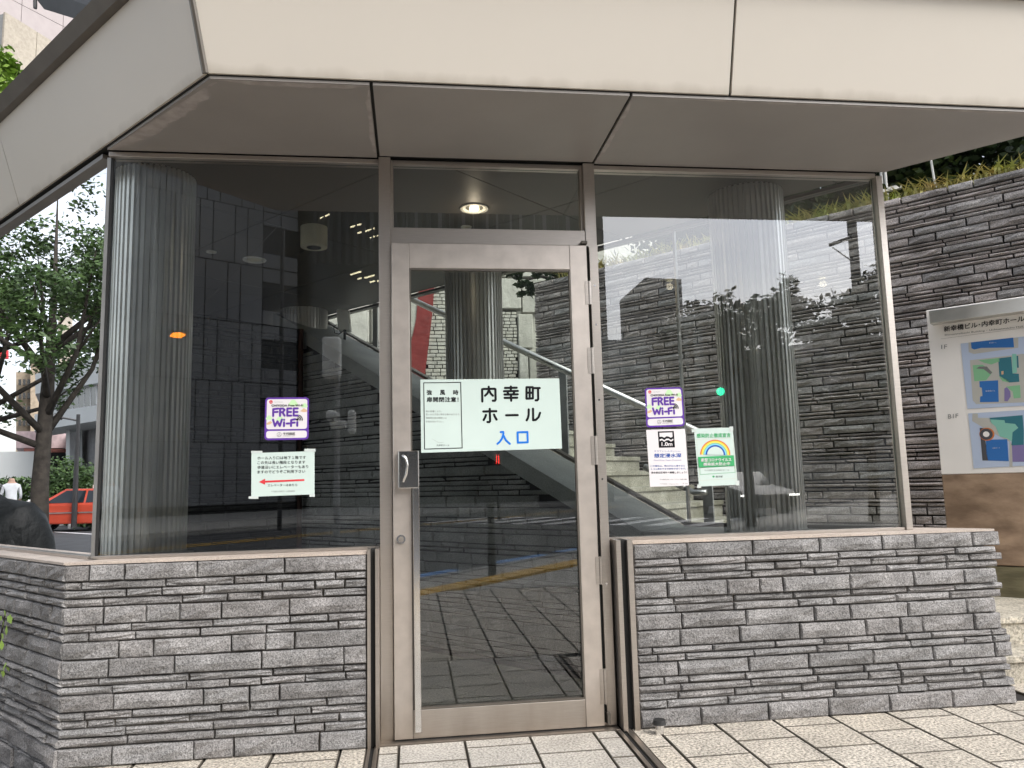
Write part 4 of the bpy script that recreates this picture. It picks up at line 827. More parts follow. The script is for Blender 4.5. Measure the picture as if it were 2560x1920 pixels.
# ---- flood depth notice
q = qz(f5, [(92, 738), (668, 722), (725, 1562), (150, 1582)])
t = E('flood_notice', 'white flood depth notice with wave icon reading 1.0m below the wifi sticker', 'notice', tuple(PY(1668, 1145, yq))); Bn = Board(t, lambda u, v: PY(u, v, yq), XU, -YU); sheet(t, q, yq, M['white'], pts=rrect(q, .02, .7))
P = lambda x, y_: f5(x, y_)
Bn.poly(qz(f5, [(263, 762), (500, 755), (518, 998), (280, 1003)]), M['ink'], 'icon_panel', 1); Bn.poly(qz(f5, [(286, 782), (478, 776), (482, 838), (455, 855), (425, 838), (392, 832), (360, 855), (325, 838), (290, 842)]), M['white'], 'icon_field', 2)
Bn.poly(qz(f5, [(290, 880), (325, 868), (358, 892), (392, 868), (425, 868), (458, 890), (492, 868), (494, 892), (458, 912), (425, 890), (392, 892), (358, 914), (325, 890), (292, 905)]), M['white'], 'icon_wave', 2)
T6(Bn, '1.0m', 318, 925, 475, 978, M['white'], .0016, f5); T6(Bn, 'そうていしんすいしん', 208, 1042, 598, 1065, M['navy'], 0, f5); T6(Bn, '想定浸水深', 208, 1092, 608, 1152, M['navy'], .0012, f5, skew=-.8); T6(Bn, 'Flood Water Depth (Projected)', 205, 1178, 610, 1205, M['maplav'], 0, f5, skew=-.5)
T6(Bn, 'この場所は、荒川がはん濫すると', 152, 1262, 665, 1288, M['navy'], .0002, f5, skew=-.9); T6(Bn, '１.０m浸水する可能性があります。', 160, 1305, 680, 1330, M['navy'], .0002, f5, skew=-.9); T6(Bn, '浸水想定区域外へ避難しましょう！', 162, 1358, 690, 1388, M['ink'], .0003, f5, skew=-.9)
T6(Bn, '千代田区洪水ハザードマップ(荒川版)', 290, 1465, 692, 1485, M['ink'], 0, f5, skew=-.6); T6(Bn, '千代田区 / Chiyoda City', 300, 1530, 570, 1550, M['grey'], 0, f5); T6(Bn, 'R 1.8', 635, 1525, 705, 1540, M['grey'], 0, f5)
# ---- rainbow notice
q = qz(f5, [(798, 722), (1372, 702), (1448, 1550), (875, 1578)])
t = E('rainbow_notice', 'pale infection prevention notice with a rainbow taped beside the flood notice', 'notice', tuple(PY(1790, 1145, yq))); Bn = Board(t, lambda u, v: PY(u, v, yq), XU, -YU); sheet(t, q, yq, M['mint'])
T6(Bn, '感染防止徹底宣言', 838, 795, 1340, 858, M['green'], .0010, f5, skew=-1.5)
for i, (r, c) in enumerate(((225, 'orange'), (205, 'yellow'), (182, 'mapg'), (162, 'cyan'), (145, 'navy'), (122, 'mint'))):
    Bn.poly(qz(f5, [(1114+r*math.cos(math.radians(a)), 1112-a*.04-r*math.sin(math.radians(a))) for a in range(0, 181, 10)]), M[c], 'rainbow_band', 1+i)
Bn.poly(qz(f5, [(855, 1140), (1385, 1115), (1398, 1268), (868, 1295)]), M['green'], 'green_panel', 8)
T6(Bn, '新型コロナウイルス', 900, 1162, 1345, 1212, M['white'], .0008, f5, skew=-1.4); T6(Bn, '感染拡大防止中', 935, 1225, 1325, 1272, M['white'], .0008, f5, skew=-1.4)
for o in t.children:
    if o.name.startswith('lettering') and o.data.materials[0] == M['white']: o.location -= Vector((0, .004, 0))
Bn.strokes([qz(f5, [(885, 1300), (1400, 1270), (1408, 1368), (890, 1400), (885, 1300)])], .0016, M['green']); Bn.strokes([qz(f5, [(838, 882), (1375, 858), (1425, 1458), (885, 1488), (838, 882)])], .0005, M['tan'])
T6(Bn, '千代田区立内幸町ホール', 950, 1325, 1322, 1350, M['grey'], 0, f5, skew=-.8); T6(Bn, '東京都', 1122, 1415, 1225, 1445, M['ink'], 0, f5); Bn.poly(qz(f5, [(1068, 1430), (1087, 1412), (1108, 1430), (1087, 1448)]), M['green'], 'leaf_mark', 2)
for p in ((765, 730, 830, 775), (1325, 688, 1380, 765), (848, 1545, 900, 1600), (1415, 1490, 1470, 1560)): Bn.poly(qz(f5, [(p[0], p[1]), (p[2], p[1]), (p[2], p[3]), (p[0], p[3])]), M['tape'], 'tape', 2)

# ================================================================= information board on sandstone plinth
nB_ = 3.65
PBd = lambda u, v: PN(u, v, nB_-.0)
pl = E('sandstone_plinth', 'brown sandstone plinth with dark moss stains carrying the map board', 'plinth', tuple(PN(2450, 1400, nB_)))
sL = float(PN(2354, 1187, nB_)@DD); zb = float(PN(2354, 1187, nB_)[2]); zs = float(PN(2360, 1409, nB_)[2])
obo('upper_block', M['sandstone'], pl, NS(nB_, 0), DD, NN, sL-2.2, sL, .0, .35, zs+.004, zb, bev=.006); obo('lower_block', M['sandmoss'], pl, NS(nB_, 0), DD, NN, sL-2.2, sL+.0, .003, .35, .29, zs-.002, bev=.006)
ib = E('map_board', 'white information board with two building maps at the right edge', 'information board', tuple(PN(2450, 980, nB_)))
zt_ = float(PN(2311, 777, nB_)[2]); bxo_ = obo('board_panel', M['boardwhite'], ib, NS(nB_, 0), DD, NN, sL-2.2, sL, -.002, .10, zb+.004, zt_, bev=.003)
f1 = lambda x, y_: (2240+x*.3134, 700+y_*.3134)
nF = nB_-.004; Bm = Board(ib, lambda u, v: PN(u, v, nF), -DD, -NN)
pA, pB_ = PN(*f1(265, 270), nB_-.09), PN(*f1(285, 350), nB_-.09)
s_l = float(pA@DD); b = MB(); obox(b, NS(nB_, 0), DD, NN, s_l-2.3, s_l, -.10, -.003, float(pB_[2])+.0, float(pA[2])+.02); o = build(b, 'light_bar', M['silver'], ib); bevel(o, .003)
def TM(s, x0, y0, x1, y1, sk, mt=M['ink'], bd=0): a, c = f1(x0, y0), f1(x1, y1); Bm.text(s, a[0], a[1], c[0], c[1], mt, bd, lift=4, skew=sk*.3134)
TM('新幸橋ビル･内幸町ホールご案内', 382, 372, 1200, 415, -108, bd=.0012); TM('Shinsaiwaibashi Building・Uchisaiwaicho Hall Information', 388, 432, 1200, 450, -88, M['grey'])
Bm.strokes([qz(f1, [(358, 470), (1300, 345)])], .0014, M['grey'], lift=3)
TM('1F', 362, 518, 408, 550, -3, M['grey']); TM('B1F', 415, 1072, 497, 1106, -6, M['grey'])
def MP(mt, l, *pts): Bm.poly(qz(f1, pts), M[mt], 'map_area', l)
MP('mapblue', 1, (515, 508), (1300, 420), (1340, 985), (570, 1028)); MP('mapgrey', 2, (578, 500), (975, 460), (975, 540), (620, 590), (580, 575)); MP('mapb', 3, (598, 498), (935, 460), (942, 538), (680, 542), (625, 555), (602, 545))
MP('mapgrey', 2, (590, 640), (940, 600), (1000, 590), (1300, 570), (1300, 965), (640, 990), (612, 960)); MP('mapg', 3, (658, 640), (825, 622), (825, 650), (760, 675), (700, 660)); MP('mapg', 3, (612, 680), (690, 675), (770, 735), (720, 800), (625, 808)); MP('grey', 4, (665, 690), (725, 690), (768, 740), (752, 752), (700, 712), (640, 706))
MP('teal', 3, (815, 625), (920, 612), (930, 745), (980, 748), (985, 812), (905, 818), (825, 765)); MP('mapaqua', 4, (925, 590), (960, 590), (965, 740), (930, 745)); MP('teal', 4, (962, 605), (975, 605), (980, 700), (966, 700)); MP('mapb', 3, (665, 808), (815, 800), (820, 972), (670, 975), (672, 930), (690, 925), (685, 860), (668, 855)); MP('maplav', 4, (865, 865), (885, 855), (912, 890), (915, 930), (890, 968), (865, 965)); MP('mapg', 3, (880, 850), (990, 838), (995, 940), (940, 945), (930, 890)); MP('mapg', 3, (820, 765), (905, 800), (905, 818), (850, 808)); MP('tan', 5, (840, 728), (858, 725), (858, 752), (842, 755))
MP('mapblue', 1, (575, 1065), (1300, 1020), (1350, 1465), (620, 1503)); MP('teal', 2, (745, 1100), (1010, 1078), (1020, 1200), (1020, 1315), (920, 1320), (930, 1200), (975, 1175), (870, 1140), (750, 1130)); MP('mapaqua', 3, (750, 1112), (865, 1118), (870, 1140), (950, 1148), (975, 1180), (930, 1215), (925, 1290), (885, 1262), (830, 1250), (795, 1170), (760, 1140)); MP('mapgrey', 2, (610, 1065), (652, 1065), (655, 1100), (745, 1100), (800, 1170), (820, 1235), (900, 1262), (925, 1320), (930, 1490), (905, 1490), (905, 1290), (700, 1180), (608, 1125))
MP('mapdk', 3, (668, 1180), (700, 1180), (735, 1440), (690, 1440)); MP('mapb', 3, (718, 1275), (888, 1270), (900, 1445), (735, 1440), (720, 1380)); MP('maplav', 3, (925, 1320), (1100, 1310), (1100, 1450), (930, 1450))
for r, c, l in ((.030, 'orange', 4), (.026, 'mapdk', 5), (.013, 'boardwhite', 6)):
    c_ = PN(*f1(725 if c == 'orange' else 720, 1230), nF); b = MB(); addv(b, [c_+(-NN)*.0004*l+r*1.5*(math.cos(2*math.pi*k/24)*(-DD)+math.sin(2*math.pi*k/24)*ZU) for k in range(24)], [tuple(range(24))]); build(b, 'map_area', M[c], ib)
TM('● 内幸町ホール', 745, 497, 800, 507, -3, M['white']); TM('新幸橋ビル', 715, 880, 790, 892, -3, M['white']); TM('内幸町ホール', 770, 1335, 830, 1347, -3, M['white'])

# ================================================================= backdrop at the upper left
bb = E('stone_clad_building', 'beige stone clad building corner beyond the canopy at upper left', 'building', (-8, 9, 0))
def at_d(u, v, d): q = ray(u, v); return CAM + d*q/np.hypot(q[0], q[1])
a = at_d(12, 29, 17); c = at_d(210, 66, 18.2); dirb = (c-a)/np.linalg.norm(c-a); ztb = float(a[2]); hdir = np.array([c[0]-a[0], c[1]-a[1], 0]); hdir /= np.linalg.norm(hdir); nb_ = np.array([hdir[1], -hdir[0], 0])
b = MB(); obox(b, (a[0], a[1], 0), hdir, -nb_, 0.02, 9, .05, 6, 0, ztb-.02); build(b, 'wall', M['greyc'], bb)
z = ztb; xr = [0, .72, 1.42, 2.15, 2.9, 3.6, 4.4]
for i in range(len(xr)-1):
    zz = ztb; hs_ = [.85, 1.05, .95, .9] if i % 2 == 0 else ([.72, .95, .9, 1.0] if i % 4 == 1 else [.28, .9, .9, .9])
    hs_ = {0: [1.42, .9, .9], 1: [.92, .8, .9], 2: [.30, .9, .9]}.get(i, [.8, .9, .9])
    for h_ in hs_:
        b = MB(); obox(b, (a[0], a[1], 0), hdir, -nb_, xr[i]+.008, xr[i+1]-.008, 0, .045, zz-h_+.012, zz); build(b, 'cladding_panel', M['beige'], bb); zz -= h_
wb = E('pale_tiled_building', 'pale pinkish tiled building high behind the beige stone one', 'building', (-14, 20, 0))
A0 = at_d(-60, -20, 30); A1 = at_d(420, 95, 34); h2 = np.array([A1[0]-A0[0], A1[1]-A0[1], 0]); L2 = np.linalg.norm(h2); h2 /= L2; n2_ = np.array([h2[1], -h2[0], 0])
b = MB(); obox(b, (A0[0], A0[1], 0), h2, -n2_, -4, L2+4, .05, 5, 0, 40); build(b, 'wall', M['greyc'], wb)
for i in range(-2, 8):
    for j in range(4):
        b = MB(); z0 = float(A0[2])-4+j*2.2; obox(b, (A0[0], A0[1], 0), h2, -n2_, i*1.5+.01, i*1.5+1.49, 0, .05, z0, z0+2.18); build(b, 'cladding_panel', M['lav'], wb)
bm_ = E('black_skybridge', 'black steel beam bridge on short posts crossing the upper left corner', 'beam', tuple(at_d(200, 20, 22)))
p0, p1 = at_d(60, -42, 20), at_d(330, 52, 24)
b = MB(); hexa(b, [p0, p1, p1+np.array([0, 1.0, 0]), p0+np.array([0, 1.0, 0]), p0+ZU*.62, p1+ZU*.62, p1+np.array([0, 1, .62]), p0+np.array([0, 1, .62])]); build(b, 'beam', M['blackst'], bm_)
b = MB(); d_ = p1-p0
for u_, v0, v1 in ((88, 2, 21), (197, 45, 66)):
    q0, q1 = at_d(u_, v1, 21.5), at_d(u_, v0-8, 21.5); b = MB(); tube(b, [q0, q1], .045, 6); build(b, 'post', M['blackst'], bm_)
t = E('street_tree', 'bright green leafy treetop poking out at the left edge behind the canopy', 'tree', tuple(at_d(-20, 900, 12)*np.array([1, 1, 0])))
tp = at_d(-10, 210, 12); b = MB()
for (u_, v_, r_) in ((5, 215, .45), (25, 180, .28), (10, 150, .22), (50, 205, .22), (-40, 170, .5), (-30, 280, .6), (72, 190, .10), (20, 250, .35)): leafcloud(b, at_d(u_, v_, 12+R.uniform(-.4, .4)), r_, int(900*r_), .055, .9)
build(b, 'crown', M['leafl'], t)
b = MB(); tube(b, [tp*np.array([1, 1, 0])+np.array([-.4, 0, 0]), tp+np.array([-.4, 0, -1]), tp+np.array([0, 0, 0])], [.14, .09, .03], 8); build(b, 'trunk', M['bark'], t)
# creeping plant at the left edge of the low wall
t = E('ivy_sprig', 'green ivy leaves hanging against the low wall at the left edge', 'plant', (-1.9, .2, .5)); b = MB()
for (u_, v_) in ((12, 1532), (22, 1545), (8, 1560), (16, 1575), (6, 1590), (4, 1612), (12, 1665), (20, 1672), (8, 1685), (26, 1548), (2, 1545), (3, 1680), (2, 1530)):
    p = PZ(u_, v_, .5); p = PN(u_, v_, NL-.22); a_ = R.uniform(0, 6.28); s = R.uniform(.016, .028); e1 = DD*math.cos(a_)+ZU*math.sin(a_); e2 = np.cross(e1, -NN)+NN*R.uniform(-.5, .5)
    addv(b, [p-e1*s, p-e1*s*.2+e2*s*.7, p+e1*s, p-e1*s*.2-e2*s*.7], [(0, 1, 2, 3)])
build(b, 'leaves', M['leafl'], t)
b = MB(); tube(b, [PN(-10, 1700, NL-.20), PN(0, 1600, NL-.20), PN(14, 1530, NL-.21)], .004, 6); build(b, 'stem', M['bark'], t)

# ================================================================= what the panes mirror: the street behind the camera
def prism_bldg(t, name, mt, p, q, back, z0, z1):
    p = np.array([p[0], p[1], 0]); q = np.array([q[0], q[1], 0]); d = q-p; d = d/np.linalg.norm(d); n = np.array([-d[1], d[0], 0]); 
    if n@(p-np.array([0, 0, 0])) < 0: n = -n
    b = MB(); hexa(b, [p+ZU*z0, q+ZU*z0, q+n*back+ZU*z0, p+n*back+ZU*z0, p+ZU*z1, q+ZU*z1, q+n*back+ZU*z1, p+n*back+ZU*z1]); return build(b, name, mt, t)
# building A: grey stone clad tower with dark notched windows
eA = np.array([.835, -.55, 0]); eA /= np.linalg.norm(eA); nA_ = np.array([.55, .835, 0]); nA_ /= np.linalg.norm(nA_); PA = RF(745, 700, 45)*np.array([1, 1, 0])
ta = E('clad_tower', 'dark grey stone clad tower with notched black windows, mirrored in the left window', 'building', tuple(PA))
b = MB(); obox(b, PA, eA, -nA_, -16, 0, .12, 14, -.3, 46); build(b, 'core', M['dglass'], ta)
zs_ = [float(RF(745, v, 45)[2]) for v in (684, 823)]; st_ = zs_[0]-zs_[1]
z = zs_[1]-3*st_; fl_ = 0; cnt = 0
while z < 30:
    x = 0.0; cuts = [-.01, -1.05, -2.1, -3.0, -3.7, -4.9, -5.6, -6.9, -7.7, -9.0, -9.8, -11.2, -12.2, -13.8, -14.8, -16]; off_ = .35*(fl_ % 3-1)
    for i in range(len(cuts)-1):
        x1, x0 = cuts[i]+(off_ if 2 < i else 0), cuts[i+1]+(off_ if 1 < i < len(cuts)-2 else 0)
        if i < 2: parts_ = ((z+.06, z+st_*.26), (z+st_*.76, z+st_-.02))
        else: parts_ = ((z+.03, z+st_*.5-.015), (z+st_*.5, z+st_-.02)) if z > -2 else ()
        for (za, zb_) in parts_:
            if cnt > 290: continue
            b = MB(); obox(b, PA, eA, -nA_, x0+.03, x1-.03, 0, .10, za, zb_); build(b, 'cladding_panel', M['clad'], ta); cnt += 1
    z += st_; fl_ += 1
# building A2: black curtain wall with fluorescent tubes and fins
tb = E('curtain_wall_tower', 'black curtain wall office tower with ceiling tubes alight, mirrored around the door', 'building', tuple(RF(1100, 700, 47)*np.array([1, 1, 0])))
pa, pb = RF(728, 700, 46.5), RF(1513, 700, 44); prism_bldg(tb, 'facade', M['dglass'], pa, pb, 12, -.3, 46)
dirt = (pb-pa); dirt[2] = 0; dirt /= np.linalg.norm(dirt); nt_ = np.array([-dirt[1], dirt[0], 0]); nt_ = nt_ if nt_[1] > 0 else -nt_
for (u0, v0, u1, v1) in ((800, 546, 824, 536), (876, 568, 903, 560), (911, 579, 936, 571), (894, 583, 904, 580), (925, 595, 937, 591), (943, 590, 957, 586), (876, 687, 903, 679), (911, 695, 936, 688), (894, 698, 904, 695), (925, 706, 937, 702), (943, 703, 958, 698)):
    b = MB(); tube(b, [RF(u0, v0, 43.5), RF(u1, v1, 43.5)], .05, 6); build(b, 'fluorescent_tube', M['tube'], tb)
for k in range(34):
    u_ = 790+k*20; p = RF(u_, 560, 43.6); z0 = float(RF(u_, 660, 43.6)[2]) if u_ < 960 else float(RF(u_, 640, 43.6)[2]); b = MB(); obox(b, (p[0], p[1], 0), dirt, nt_, -.10, .10, -.2, .15, z0, z0+9); build(b, 'fin', M['fin'], tb)
for k in range(16):
    u_ = 984+k*29; p = RF(u_, 560, 43.9); b = MB(); obox(b, (p[0], p[1], 0), dirt, nt_, -.12, .13, -.02, .02, float(RF(u_, 579, 43.9)[2]), float(RF(u_, 535, 43.9)[2])+3); build(b, 'lit_slot_panel', M['whitew'], tb)
# building B chamfered
tB = E('gabled_block', 'grey block with a cut off corner, mirrored beside the door in the wide window', 'building', tuple(RF(1625, 900, 70)*np.array([1, 1, 0])))
pts = [RF(u, v, 70) for u, v in ((1549, 752), (1613, 694), (1703, 698))]; zb0 = -.3
b = MB(); f0 = [np.array([pts[0][0], pts[0][1], zb0]), pts[0], pts[1], pts[2], np.array([pts[2][0], pts[2][1], zb0])]; bk = pts[1]-np.array([0, 3.785, 0]); bk[2] = 0; bk = bk/np.linalg.norm(bk)*9
addv(b, f0+[p+bk for p in f0], [(0, 1, 2, 3, 4), (9, 8, 7, 6, 5)]+[(i, 5+i, 5+(i+1) % 5, (i+1) % 5) for i in range(5)]); build(b, 'wall', M['greyc'], tB)
for i in range(4):
    for j in range(6):
        p = RF(1575+i*34, 760+j*60, 69.8); b = MB(); box(b, p[0]-.45, p[0]+.45, p[1]-.02, p[1]+.1, p[2]-.7, p[2]+.7); build(b, 'window', M['dglass'], tB)
tD = E('low_office', 'low dark office block, mirrored at the right of the wide window', 'building', tuple(RF(2100, 900, 60)*np.array([1, 1, 0])))
prism_bldg(tD, 'wall', M['greyc'], RF(1700, 960, 62), RF(2420, 960, 58), 9, -.3, float(RF(2050, 860, 60)[2]))
for i in range(10):
    for j in range(3):
        p = RF(1730+i*62, 900+j*75, 57.0); b = MB(); box(b, p[0]-.6, p[0]+.6, p[1]-.1, p[1]+.05, p[2]-.6, p[2]+.6); build(b, 'window', M['dglass'], tD)
tE = E('low_shops', 'low dark shop row under the office towers, mirrored behind the door', 'building', tuple(RF(1500, 1000, 52)*np.array([1, 1, 0])))
prism_bldg(tE, 'wall', M['greyc'], RF(1380, 1000, 50), RF(1560, 1000, 52), 8, -.3, float(RF(1530, 845, 51)[2]))
tC = E('slim_tower', 'slim dark tower with a long lamp arm, mirrored near the right post', 'tower', tuple(RF(2143, 900, 40)*np.array([1, 1, 0])))
prism_bldg(tC, 'shaft', M['fin'], RF(2128, 700, 40), RF(2153, 700, 40), 1.0, -.3, 30)
def tree(name, base, h, crown, n, leafmt, label, lean=(0, 0), r0=.13, size=.09, branches=9, group=None, low=.35, seed=1):
    rr = random.Random(seed); base = np.array([base[0], base[1], -.05]); t = E(name, label, 'tree', tuple(base), group)
    b = MB(); b2 = MB(); top = base+np.array([lean[0], lean[1], h*.95]); fork = base+(top-base)*.42+np.array([rr.uniform(-.1, .1), rr.uniform(-.1, .1), 0])
    tube(b, [base, base+(fork-base)*.5+np.array([.04, .02, 0]), fork, (fork+top)/2+np.array([.12, -.1, 0]), top], [r0, r0*.85, r0*.7, r0*.28, r0*.03], 10)
    cc = np.array(crown[:3])*1.0; ends = []
    for k in range(branches):
        a = 2*math.pi*k/branches+rr.uniform(-.3, .3); z0 = low+.4*rr.random(); p0 = base+(top-base)*z0; L_ = crown[0]*rr.uniform(.45, 1.0); e = p0+np.array([math.cos(a)*L_, math.sin(a)*L_, h*rr.uniform(.14, .42)])
        mid = (p0+e)/2+np.array([math.cos(a)*L_*.15, math.sin(a)*L_*.15, -.08*h*rr.random()]); tube(b, [p0, mid, e], [r0*.38, r0*.25, r0*.06], 7); ends += [e, (mid+e)/2]
        for q in range(2): a2 = a+rr.uniform(-.8, .8); e2 = mid+np.array([math.cos(a2)*L_*.45, math.sin(a2)*L_*.45, h*rr.uniform(.08, .26)]); tube(b, [mid, e2], [r0*.16, r0*.04], 5); ends.append(e2)
    ends += [top, (top+fork)/2]
    for e in ends: leafcloud(b2, e, crown[1], n//len(ends), size, .75)
    build(b, 'trunk', M['bark'], t, smooth=True); build(b2, 'crown', leafmt, t); return t
p = RF(1868, 1180, 19); tree('street_tree', p, 5.3, (1.3, .75), 15000, M['leafd'], 'round leafy street tree mirrored over the dark column in the wide window', r0=.14, size=.105, seed=3, low=.3, group='street trees')
p = RF(2175, 1180, 21); tree('street_tree', p, 5.7, (1.5, .8), 13000, M['leafd'], 'taller street tree mirrored at the right edge of the wide window', r0=.14, size=.10, seed=5, low=.3, group='street trees')
p = LF(108, 1200, 14.2); tree('street_tree', p, 6.6, (2.1, .62), 20000, M['leaf'], 'plane tree with forked trunk mirrored in the left side window', r0=.15, size=.052, seed=11, branches=11, low=.30, group='street trees')
p = LF(-30, 1200, 19); tree('street_tree', p, 6.5, (2.1, .6), 9000, M['leaf'], 'second plane tree half cut by the left edge, mirrored in the side window', r0=.15, size=.065, seed=12, branches=9, low=.28, group='street trees')
# poles with equipment
def pole(label, base, h, r=.06, mt='fin', arm=None, cat='pole', name='street_pole'):
    t = E(name, label, cat, (base[0], base[1], -.05)); b = MB(); tube(b, [(base[0], base[1], -.1), (base[0], base[1], h)], [r, r*.75], 10); build(b, 'pole', M[mt], t); return t
pb_ = RF(842, 1200, 11.5); t = pole('grey equipment pole with box and loudhailer, mirrored in the left window', pb_, 2.9, .05, 'greyc')
for (u_, v_, w_, h_) in ((830, 895, .13, .30), (880, 1055, .055, .17), (848, 1062, .12, .06)):
    p = RF(u_, v_, 11.3); b = MB(); box(b, p[0]-w_, p[0]+w_, p[1]-.08, p[1]+.1, p[2]-h_, p[2]+h_); o = build(b, 'equipment_box', M['whitepl'], t); bevel(o, .03)
p = RF(826, 1040, 11.2); b = MB(); tube(b, [p, p+np.array([.12, .1, .01])], [.09, .03], 14); build(b, 'loudhailer', M['whitepl'], t)
lb = RF(440, 1200, 17); t = pole('street lamp arm with amber light, mirrored on the bright column', RF(700, 1200, 24), 9, .07, 'fin', name='traffic_signal', cat='signal')
p = RF(447, 840, 17); b = MB(); tube(b, [RF(700, 560, 24)*1.0, p+np.array([.0, 0, .1])], .012, 8); build(b, 'arm', M['fin'], t)
b = MB(); box(b, p[0]-.2, p[0]+.2, p[1]-.1, p[1]+.05, p[2]-.02, p[2]+.12); build(b, 'housing', M['fin'], t); b = MB(); tube(b, [p+np.array([-.15, .08, -.02]), p+np.array([-.08, .08, 0]), p+np.array([.06, .08, 0]), p+np.array([.16, .08, .01])], [.012, .055, .06, .012], 10); build(b, 'amber_lamp', M['amber'], t)
p = RF(1798, 980, 13); t = pole('traffic signal showing green, mirrored between the notices and the dark column', p, float(p[2])+.4, .06, 'fin', name='traffic_signal', cat='signal')
b = MB(); box(b, p[0]-.3, p[0]+.3, p[1]-.1, p[1]+.03, p[2]-.12, p[2]+.12); build(b, 'housing', M['fin'], t); b = MB(); cylY(b, (p[0], p[1]+.035, p[2]), .065, .03, 20); build(b, 'green_lamp', M['greenl'], t)
p = RF(1243, 1148, 26); t = pole('pedestrian signal showing red, mirrored low in the door glass', p, float(p[2])+.3, .05, 'fin', name='traffic_signal', cat='signal'); b = MB(); box(b, p[0]-.16, p[0]+.16, p[1]-.1, p[1], p[2]-.22, p[2]+.22); build(b, 'housing', M['fin'], t); b = MB(); box(b, p[0]-.05, p[0]+.05, p[1]+.01, p[1]+.03, p[2]-.15, p[2]+.14); build(b, 'red_lamp', M['redl'], t)
bp_ = RF(1225, 1300, 10.0); t = pole('short dark bollard post at the kerb, mirrored in the door glass', bp_, .85, .055, 'fin', cat='bollard', name='bollard'); b = MB(); cyl(b, (bp_[0], bp_[1], .85), .06, .03, 12); build(b, 'cap', M['fin'], t)
p = RF(2105, 600, 30); b = MB(); tube(b, [RF(2072, 613, 30), RF(2143, 588, 30)], .07, 8); tube(b, [RF(2080, 618, 30), RF(2128, 652, 30)], .025, 6); tag(build(b, 'lamp_arm', M['fin']), 'long street lamp arm braced by a thin stay, mirrored near the right post', 'lamp arm')
p = RF(1800, 1230, 30)
# ---- left pane world
tW = E('white_civic_building', 'white civic building with one long window band, mirrored in the left side window', 'building', tuple(LF(200, 1200, 52)*np.array([1, 1, 0])))
def bandL(name, mt, u0, v0t, v0b, u1, v1t, v1b, d0, d1, dep=2.0, back=6.0):
    P0, P1 = LF(u0, v0t, d0), LF(u1, v1t, d1); Q0, Q1 = LF(u0, v0b, d0), LF(u1, v1b, d1); dv = LF((u0+u1)/2, 1200, 1); og = CAM-2*(CAM@NN-NL)*NN; dv = (dv-og); dv[2] = 0; dv /= np.linalg.norm(dv)
    b = MB(); F = [Q0, Q1, P1, P0]; K = [p+dv*back for p in F]; addv(b, F+K, [(0, 1, 2, 3), (7, 6, 5, 4), (0, 4, 5, 1), (1, 5, 6, 2), (2, 6, 7, 3), (3, 7, 4, 0)]); return build(b, name, mt, tW)
bandL('upper_wall', M['whitew'], 88, 935, 985, 300, 870, 948, 54, 42); bandL('window_band', M['dglass'], 118, 986, 1034, 300, 949, 1002, 54.3, 42.3); bandL('lower_wall', M['whitew'], 86, 1036, 1078, 300, 1004, 1042, 53.6, 41.6)
for u_ in range(126, 300, 15): 
    k = (u_-118)/182; b = MB(); dd_ = 54.3-12*k; tube(b, [LF(u_, 986-37*k, dd_-.3), LF(u_, 1034-32*k, dd_-.3)], .12, 4); build(b, 'window_mullion', M['whitew'], tW)
bandL('recess_wall', M['greyc'], 165, 1078, 1225, 300, 1042, 1225, 57, 45)
for u_, w_ in ((165, 9), (195, 10), (262, 8)): bandL('pillar', M['whitew'], u_, 1076, 1225, u_+w_, 1074, 1225, 52, 51.4, back=1)
bandL('annex_wall', M['whitew'], -20, 1130, 1205, 120, 1128, 1205, 58, 58); bandL('annex_upper', M['pink'], 40, 1078, 1120, 165, 1078, 1120, 60, 60); bandL('annex_beam', mat('rust_red_beam', (.25, .09, .07), .7), 60, 1121, 1130, 165, 1122, 1131, 59, 59); bandL('garage_opening', M['black'], 120, 1131, 1205, 165, 1133, 1205, 58.4, 58.4)
tX = E('tan_apartment_block', 'tan apartment block rising behind the plane tree in the left side window', 'building', tuple(LF(100, 1200, 80)*np.array([1, 1, 0])))
_tw = tW; tW = tX
bandL('wall', M['tanb'], 76, 900, 1100, 120, 880, 1100, 80, 80); bandL('stair_tower', M['beige'], 145, 772, 1000, 182, 778, 1000, 85, 85); bandL('side_wing', M['tanb'], 40, 930, 1130, 78, 930, 1130, 82, 82)
for j in range(5):
    for i in range(3): bandL('window', M['dglass'], 46+i*11, 948+j*34, 962+j*34, 53+i*11, 948+j*34, 962+j*34, 81, 81, back=.5)
bandL('roof_sign', M['redp'], -10, 876, 896, 22, 876, 896, 70, 70, back=.4)
tW = _tw
Bs = LF(12, 886, 69.5); 
# hedges, guard rail, lamp post
for k, (u0, u1, v0, d, lab) in enumerate(((0, 76, 1192, 40, 'clipped flat topped hedge across the street, mirrored in the side window'), (186, 300, 1207, 38, 'low clipped hedge right of the round bush across the street'))):
    b = MB(); A_, B_ = LF(u0, v0, d), LF(u1, v0+2, d-4*(k+1)); zt2 = float(A_[2])
    for i in range(2600): q = R.random(); p = A_*(1-q)+B_*q; p = p+np.array([R.gauss(0, .25), R.gauss(0, .25), -R.random()**.8*(zt2+.1)]); a3 = np.array([R.gauss(0, 1) for _ in range(3)]); a3 /= np.linalg.norm(a3); u3 = np.cross(a3, [0, .3, 1]); s = .10; addv(b, [p-a3*s, p+u3*s, p+a3*s, p-u3*s], [(0, 1, 2, 3)])
    tag(build(b, 'hedge', M['leaf']), lab, 'hedge')
b = MB(); leafcloud(b, LF(168, 1210, 37), 1.05, 5200, .09, .85); c_ = LF(168, 1213, 37); 
import math as _m
n_ = 14; vs = []; fs = []
